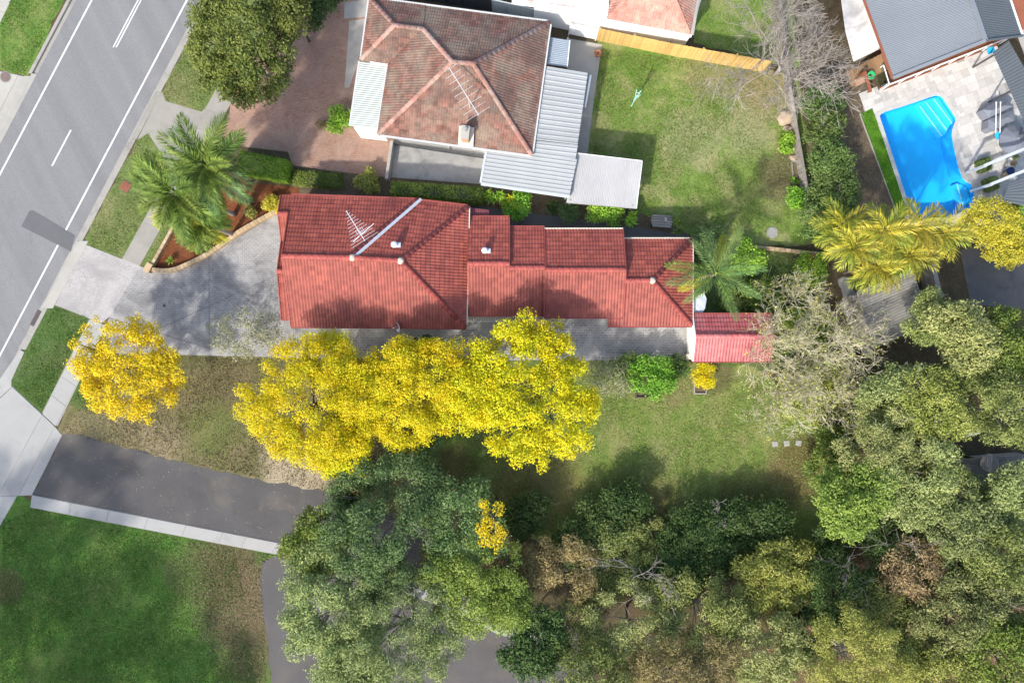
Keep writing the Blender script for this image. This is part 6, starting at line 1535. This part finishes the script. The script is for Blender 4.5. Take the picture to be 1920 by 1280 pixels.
for x, y, r, h, s_, lab in ((1405, 480, 34, 1.6, 'bright', 'bright leafy shrub by the low cream wall'), (1330, 455, 30, 1.8, 'blue', 'bluish shrub behind the arching palm'), (1425, 560, 40, 1.6, 'green', 'green shrub among the twiggy trees'), (1370, 570, 26, 1.4, 'yolive', 'lime shrub beside the small red shed'), (1310, 480, 24, 1.6, 'dark', 'dark shrub against the red roof end'), (1520, 505, 36, 1.8, 'bright', 'bright shrub beside the rusty drum')):
    bush(x, y, r, h, s_, lab, gaps=.15)
for i, (x, y, r, h, bs, lab) in enumerate(((1690, 1015, 60, 7.0, (1665, 990), 'dead grey branches beside the bright green tree'), (1600, 1080, 50, 6.8, (1570, 1060), 'dead forked branch in the shaded gap'), (1870, 1120, 70, 8.4, (1800, 1080), 'bare pale branches at the right of the wood'), (790, 995, 40, 8.2, (790, 985), 'bare pale limb in the blue green gum'), (1340, 960, 40, 3.2, (1330, 958), 'small bare shrub at the shaded lawn edge'), (1205, 1090, 46, 7.6, (1190, 1050), 'thin dead branches in the middle of the wood'))):
    twigs(x, y, r, h, M['bare_twig'], lab, 130 + i, bs, levels=4, n0=5, kids=(2, 3, 3), thick=.6)
# --- the wood on the lower side
WOOD = [
 (735, 985, 118, 11.0, 'blue', 'blue green gum tree beside the dry lawn'), (590, 1010, 72, 9.5, 'green', 'green lobe of gum over the edging slabs'), (640, 1112, 106, 11.5, 'gum', 'pale green gum tree over the car park'),
 (750, 1185, 128, 12.0, 'gum', 'broad pale gum tree at the bottom edge'), (870, 985, 80, 9.5, 'blue', 'blue green tree beside the yellow creeper'), (665, 905, 48, 7.0, 'dark', 'small dark tree at the sandy patch'),
 (770, 848, 56, 6.0, 'blue', 'low bluish tree below the yellow trees'), (985, 975, 46, 6.0, 'dark', 'dark green tree at the lawn edge'), (880, 1105, 85, 10.0, 'green', 'mid green tree above the car park'),
 (1040, 1085, 82, 10.0, 'tan', 'tan brown crowned tree in the wood'), (1010, 1195, 76, 10.0, 'dark', 'dark olive tree over the car park edge'), (1130, 985, 58, 7.0, 'dark', 'dark grey green tree at the shady lawn edge'),
 (1165, 1055, 85, 10.0, 'olive', 'olive tree in the middle of the wood'), (1190, 1175, 92, 11.0, 'bronze', 'pale olive tree near the bottom edge'), (1310, 1015, 82, 9.0, 'dark', 'dark green tree beside the shaded lawn'),
 (1440, 1010, 66, 8.0, 'dark', 'bluish dark tree at the lawn corner'), (1455, 1085, 86, 11.0, 'yolive', 'yellow green crowned tree in the wood'), (1310, 1135, 86, 10.5, 'olive', 'grey olive tree in the wood'), (1430, 1225, 86, 11.0, 'bronze', 'pale olive tree at the bottom centre right'),
 (1110, 1275, 76, 10.5, 'olive', 'olive tree cut by the bottom edge'), (1270, 1265, 84, 10.5, 'tan', 'tan tinged tree cut by the bottom edge'), (1605, 1240, 96, 12.0, 'yolive', 'brightest yellow green tree at the bottom edge'), (1575, 1110, 84, 9.0, 'dark', 'dark shaded tree between yellow green crowns'),
 (1715, 1075, 82, 9.5, 'rust', 'thin rust brown tree in the wood'), (1800, 1160, 96, 11.0, 'bronze', 'pale olive tree toward the bottom right corner'), (1890, 1245, 92, 12.0, 'green', 'green tree in the bottom right corner'), (1760, 1265, 84, 11.0, 'yolive', 'yellow olive tree at the bottom edge near the corner'),
 (1605, 930, 84, 10.0, 'green', 'bright green tree at the end of the back lawn'), (1705, 915, 84, 10.5, 'gum', 'pale gum tree beside the bright green tree'), (1795, 990, 72, 10.0, 'bronze', 'olive gum over the long pale roof'), (1870, 1040, 84, 10.5, 'olive', 'olive tree at the right edge of the wood'),
 (1650, 835, 80, 9.5, 'bronze', 'pale olive gum above the bright green tree'), (1745, 775, 78, 10.0, 'yolive', 'yellow olive gum on the right'), (1893, 770, 74, 10.0, 'olive', 'olive gum at the right edge'), (1800, 630, 86, 9.5, 'bronze', 'pale olive gum beside the dark concrete yard'),
 (1885, 650, 70, 9.0, 'green', 'green gum at the right edge below the concrete yard'), (1735, 600, 60, 8.0, 'olive', 'small olive gum over the derelict shed'), (1680, 730, 66, 8.5, 'bronze', 'pale gum below the derelict shed'), (1905, 915, 64, 9.5, 'gum', 'pale gum over the right edge'), (1778, 905, 50, 9.0, 'yolive', 'yellow olive gum beside the small blue grey roof'),
 (1560, 1010, 48, 4.5, 'dark', 'low dark shrub in deep shade beside the lawn'), (1670, 1010, 60, 6.0, 'dark', 'dark understorey tree in the wood'), (1230, 1000, 52, 5.0, 'olive', 'low olive tree at the shaded lawn edge'), (1552, 850, 48, 4.0, 'green', 'low green shrub by the stepping stones'), (1660, 1150, 70, 8.0, 'olive', 'olive tree below the dark shaded tree'), (960, 1090, 50, 8.0, 'blue', 'bluish tree beside the tan crowned tree'),
 (930, 1130, 62, 8.5, 'green', 'soft green tree over the concrete edging'), (655, 1235, 64, 9.0, 'gum', 'pale gum near the bottom edge beside the dark asphalt strip'), (680, 1270, 80, 11.0, 'gum', 'pale gum cut by the bottom edge over the car park'), (830, 1075, 60, 8.0, 'olive', 'olive tree between two gum trees over the car park'),
 (1080, 1180, 60, 8.0, 'olive', 'low olive tree over the end of the edging slabs'), (1250, 1090, 66, 8.0, 'dark', 'dark tree filling the centre of the wood'), (1380, 1150, 60, 8.0, 'olive', 'small olive tree between yellow green and pale olive crowns'), (1520, 1180, 64, 7.0, 'dark', 'dark tree in the gap beside the brightest yellow green tree'),
 (1340, 1240, 60, 9.0, 'tan', 'small tan tree near the bottom edge'), (1700, 1170, 70, 8.0, 'olive', 'olive tree below the rust brown tree'), (1900, 1130, 76, 9.0, 'bronze', 'pale olive tree at the lower right edge'), (1780, 1080, 60, 6.5, 'green', 'green understorey tree beside the rust brown tree'), (1690, 1230, 60, 9.0, 'olive', 'olive tree between the two bottom yellow crowns'),
 (1700, 820, 60, 8.0, 'green', 'green tree tucked between pale olive gums'), (1830, 720, 66, 8.5, 'olive', 'olive gum between the right edge gums'), (1610, 770, 56, 6.0, 'bronze', 'low pale gum beside the tangled tree'), (1835, 945, 46, 6.0, 'bronze', 'low pale gum beside the long pale roof'), (1910, 990, 60, 8.0, 'gum', 'pale gum at the right edge of the wood'),
 (1080, 1020, 46, 4.0, 'dark', 'low dark shrub along the shaded lawn edge'), (1380, 975, 44, 3.5, 'dark', 'low bluish shrub at the far end of the shaded lawn'), (1180, 945, 40, 2.6, 'dark', 'dark round shrub standing out on the shaded lawn'),
]
for i, (x, y, r, h, s_, lab) in enumerate(WOOD):
    h = max(2.3, h * (0.28 if (y < 1060 and 930 < x < 1590) else 0.38 if (y < 1110 and 930 < x < 1590) else 0.5 if (y < 1235 and 930 < x < 1590) else 0.66)) if h > 3 else h
    tree(x, y, r * 1.1, h, s_, lab, 'gum_tree' if 'gum' in lab else 'tree', group='trees of the wood', seed=200 + i, gaps=0.30 if s_ in ('gum', 'bronze', 'olive', 'rust', 'tan', 'yolive') else 0.14, lobe=.42)
tree(925, 985, 30, 8.0, 'gold', 'narrow tree with bright yellow leaves between dark trees', seed=301, ell=(.9, 2.4), gaps=.5, lobe=.7, dens=.7)
# trees standing beyond the lower left edge; their shade lies on the park lawn
for i, (bx, by, r, h, lab) in enumerate(((-90, 1300, 4.6, 17, 'tall tree beyond the left edge shading the asphalt driveway'), (-120, 1560, 5.0, 17, 'tall tree beyond the lower left corner'), (30, 1640, 5.0, 17, 'tall tree beyond the bottom edge shading the park lawn'), (-290, 1290, 4.5, 16, 'tall tree beyond the left edge by the corner entrance'), (-250, 1440, 4.8, 17, 'tall tree far beyond the lower left corner'), (190, 1620, 4.4, 16, 'tree beyond the bottom edge beside the car park'), (60, 1430, 3.6, 15, 'slender tree beyond the bottom edge below the dirt patch'))):
    zc = h * .76; b = P(bx, by); k = F / (H - zc)
    tree(960 + b.x * k, 640 - b.y * k, r * k, h, 'shade', lab, group='trees beyond the park lawn', seed=400 + i, cz=zc, gaps=.12)
pot(1903, 296, .24, .6, M['white_pot'], 'white pot with seedlings beside the pale beam', 'lf_green'); pot(1899, 307, .24, .6, M['white_pot'], 'white pot with reddish plant below the first white pot', 'lf_rust'); pot(1896, 320, .26, .6, M['navy'], 'navy blue glazed pot between the pale beams'); pot(1890, 328, .28, .5, M['sandstone'], 'round tan pot under the lower pale beam')
for x, y, lab in ((1848, 309, 'square clipped box plant at the upper pale beam'), (1861, 345, 'square clipped box plant at the lower pale beam')):
    hedge([(x - 12, y - 8), (x + 9, y - 15), (x + 14, y + 7), (x - 7, y + 13)], .55, lab, 'lf_hedge', 1800, int(x), z0=.03, name='box_plant', l=.08, w=.06)
# --- fallen leaves: nobody could count them
def litter(name, label, poly, n, mat, seed, z=0.03, size=.075):
    rng = np.random.default_rng(seed); pw = [(p.x, p.y) for p in PL(poly)]; xs = [p[0] for p in pw]; ys = [p[1] for p in pw]; out = []
    while len(out) < n:
        x, y = rng.uniform(min(xs), max(xs)), rng.uniform(min(ys), max(ys))
        if inside((x, y), pw): out.append((x, y, z + rng.uniform(0, .012)))
    pos = np.array(out); o = put(leaves_mesh(name, pos, np.c_[rng.normal(size=(n, 2)) * .3, np.ones(n)], size, size * .5, mat, None, rng, 0), name); tag(o, label, 'leaves', kind='stuff')
litter('fallen_leaves', 'pale fallen leaves scattered over the park lawn', [(0, 1000), (60, 955), (500, 1045), (500, 1280), (0, 1280)], 1500, M['lf_fallen'], 1, .03, .06)
litter('fallen_leaves', 'fallen leaves on the asphalt driveway', [(120, 820), (610, 925), (525, 1015), (70, 925)], 110, M['lf_fallen'], 2, .028, .05)
litter('fallen_leaves', 'fallen yellow leaves on the dry lawn', [(170, 690), (700, 680), (800, 860), (620, 910), (130, 805)], 1500, M['lf_orange'], 3, .02, .06)
litter('fallen_leaves', 'fallen leaves on the back lawn', [(1090, 730), (1420, 730), (1520, 850), (1450, 1000), (900, 940), (850, 860)], 900, M['lf_fallen'], 4, .024, .055)
litter('fallen_leaves', 'fallen bark and leaves on the forest floor', [(1480, 1000), (1900, 980), (1920, 1280), (1400, 1280)], 2500, M['lf_rust'], 5, .024, .12)
litter('fallen_leaves', 'brown leaves caught on the old roof corner of the brick driveway', [(560, 110), (655, 110), (655, 300), (440, 260)], 160, M['lf_rust'], 6, .03)

# --- grass tufts standing on the lawns: nobody could count them
def inside_np(q, poly):
    c = np.zeros(len(q), bool); n = len(poly)
    for i in range(n):
        (xi, yi), (xj, yj) = poly[i], poly[i - 1]
        if yi == yj: continue
        c ^= ((yi > q[:, 1]) != (yj > q[:, 1])) & (q[:, 0] < (xj - xi) * (q[:, 1] - yi) / (yj - yi) + xi)
    return c
NOGRASS = [[(p.x, p.y) for p in PL(q)] for q in ([(402,165),(444,178),(266,503),(226,488)], [(303,171),(311,190),(378,210),(410,180),(404,200),(330,335),(278,250),(257,263)], [(166,594),(204,608),(110,803),(76,775)], [(224,350),(236,338),(249,350),(236,362)], [(286,503),(345,398),(352,385),(362,345),(430,330),(430,520)])]
def tufts(label, poly, n, mat, seed, z=0.01, l=.13, w=.05):
    rng = np.random.default_rng(seed); pw = [(p.x, p.y) for p in PL(poly)]; a = np.array(pw); out = np.zeros((0, 2))
    while len(out) < n:
        q = rng.uniform(a.min(0), a.max(0), (n, 2)); d = np.sin(q[:, 0] * 1.7 + seed) * np.cos(q[:, 1] * 1.3) + np.sin(q[:, 0] * .6 - q[:, 1] * .8) ; q = q[rng.uniform(-1.6, 1.6, n) < d + .6]
        ok = inside_np(q, pw)
        for g_ in NOGRASS: ok &= ~inside_np(q, g_)
        out = np.r_[out, q[ok]]
    pos = np.c_[out[:n], z + rng.uniform(.01, .05, n)]
    o = put(leaves_mesh('grass', pos, np.c_[rng.normal(size=(n, 2)) * .8, np.ones(n) * .6], l, w, mat, None, rng, 0), 'grass'); tag(o, label, 'grass', kind='stuff')
M['gr_lush'] = leafmat('grass_blade_lush', (0.045, 0.12, 0.016), (0.095, 0.18, 0.028), (0.19, 0.25, 0.055), .2, .4, 1.0)
M['gr_mix'] = leafmat('grass_blade_mixed', (0.085, 0.14, 0.024), (0.17, 0.21, 0.05), (0.36, 0.33, 0.15), .2, .3, 1.0)
M['gr_dry'] = leafmat('grass_blade_dry', (0.10, 0.12, 0.03), (0.22, 0.19, 0.09), (0.34, 0.28, 0.16), .2, .3, 1.0)
tufts('green grass blades of the park lawn', [(5, 980), (60, 952), (440, 1026), (455, 1110), (480, 1280), (0, 1280)], 24000, M['gr_lush'], 1)
tufts('thin dry grass blades on the dirt patch of the park lawn', [(350, 1012), (515, 1040), (490, 1060), (500, 1280), (400, 1280), (380, 1120)], 5000, M['gr_dry'], 9)
tufts('grass blades of the back lawn', [(1060, 690), (1420, 705), (1530, 830), (1540, 960), (1440, 1030), (1000, 1000), (850, 930), (900, 780)], 26000, M['gr_mix'], 2)
tufts('dry grass blades on the brown lawn', [(115, 808), (165, 690), (205, 668), (690, 672), (760, 700), (700, 930), (613, 922), (300, 857), (130, 813)], 20000, M['gr_dry'], 3)
tufts('grass blades of the sunlit lawn', [(1126, 90), (1440, 135), (1490, 180), (1480, 440), (1300, 430), (1195, 392), (1110, 292)], 20000, M['gr_mix'], 4)
tufts('grass blades of the verge under the palms', [(395, 3), (440, 140), (410, 200), (330, 420), (292, 500), (165, 461), (172, 424), (257, 264), (304, 173)], 7000, M['gr_mix'], 5, l=.10, w=.04)
tufts('grass blades of the verge by the storm drain', [(104, 575), (190, 602), (160, 680), (84, 772), (26, 722), (62, 640)], 4000, M['gr_lush'], 6, l=.10, w=.04)
tufts('grass blades of the far verge', [(119, 1), (20, 1), (2, 45), (2, 130), (45, 141)], 3000, M['gr_lush'], 7, l=.10, w=.04)
tufts('grass blades of the small rear yard', [(1300, 455), (1530, 476), (1560, 690), (1310, 685)], 6000, M['gr_mix'], 8)
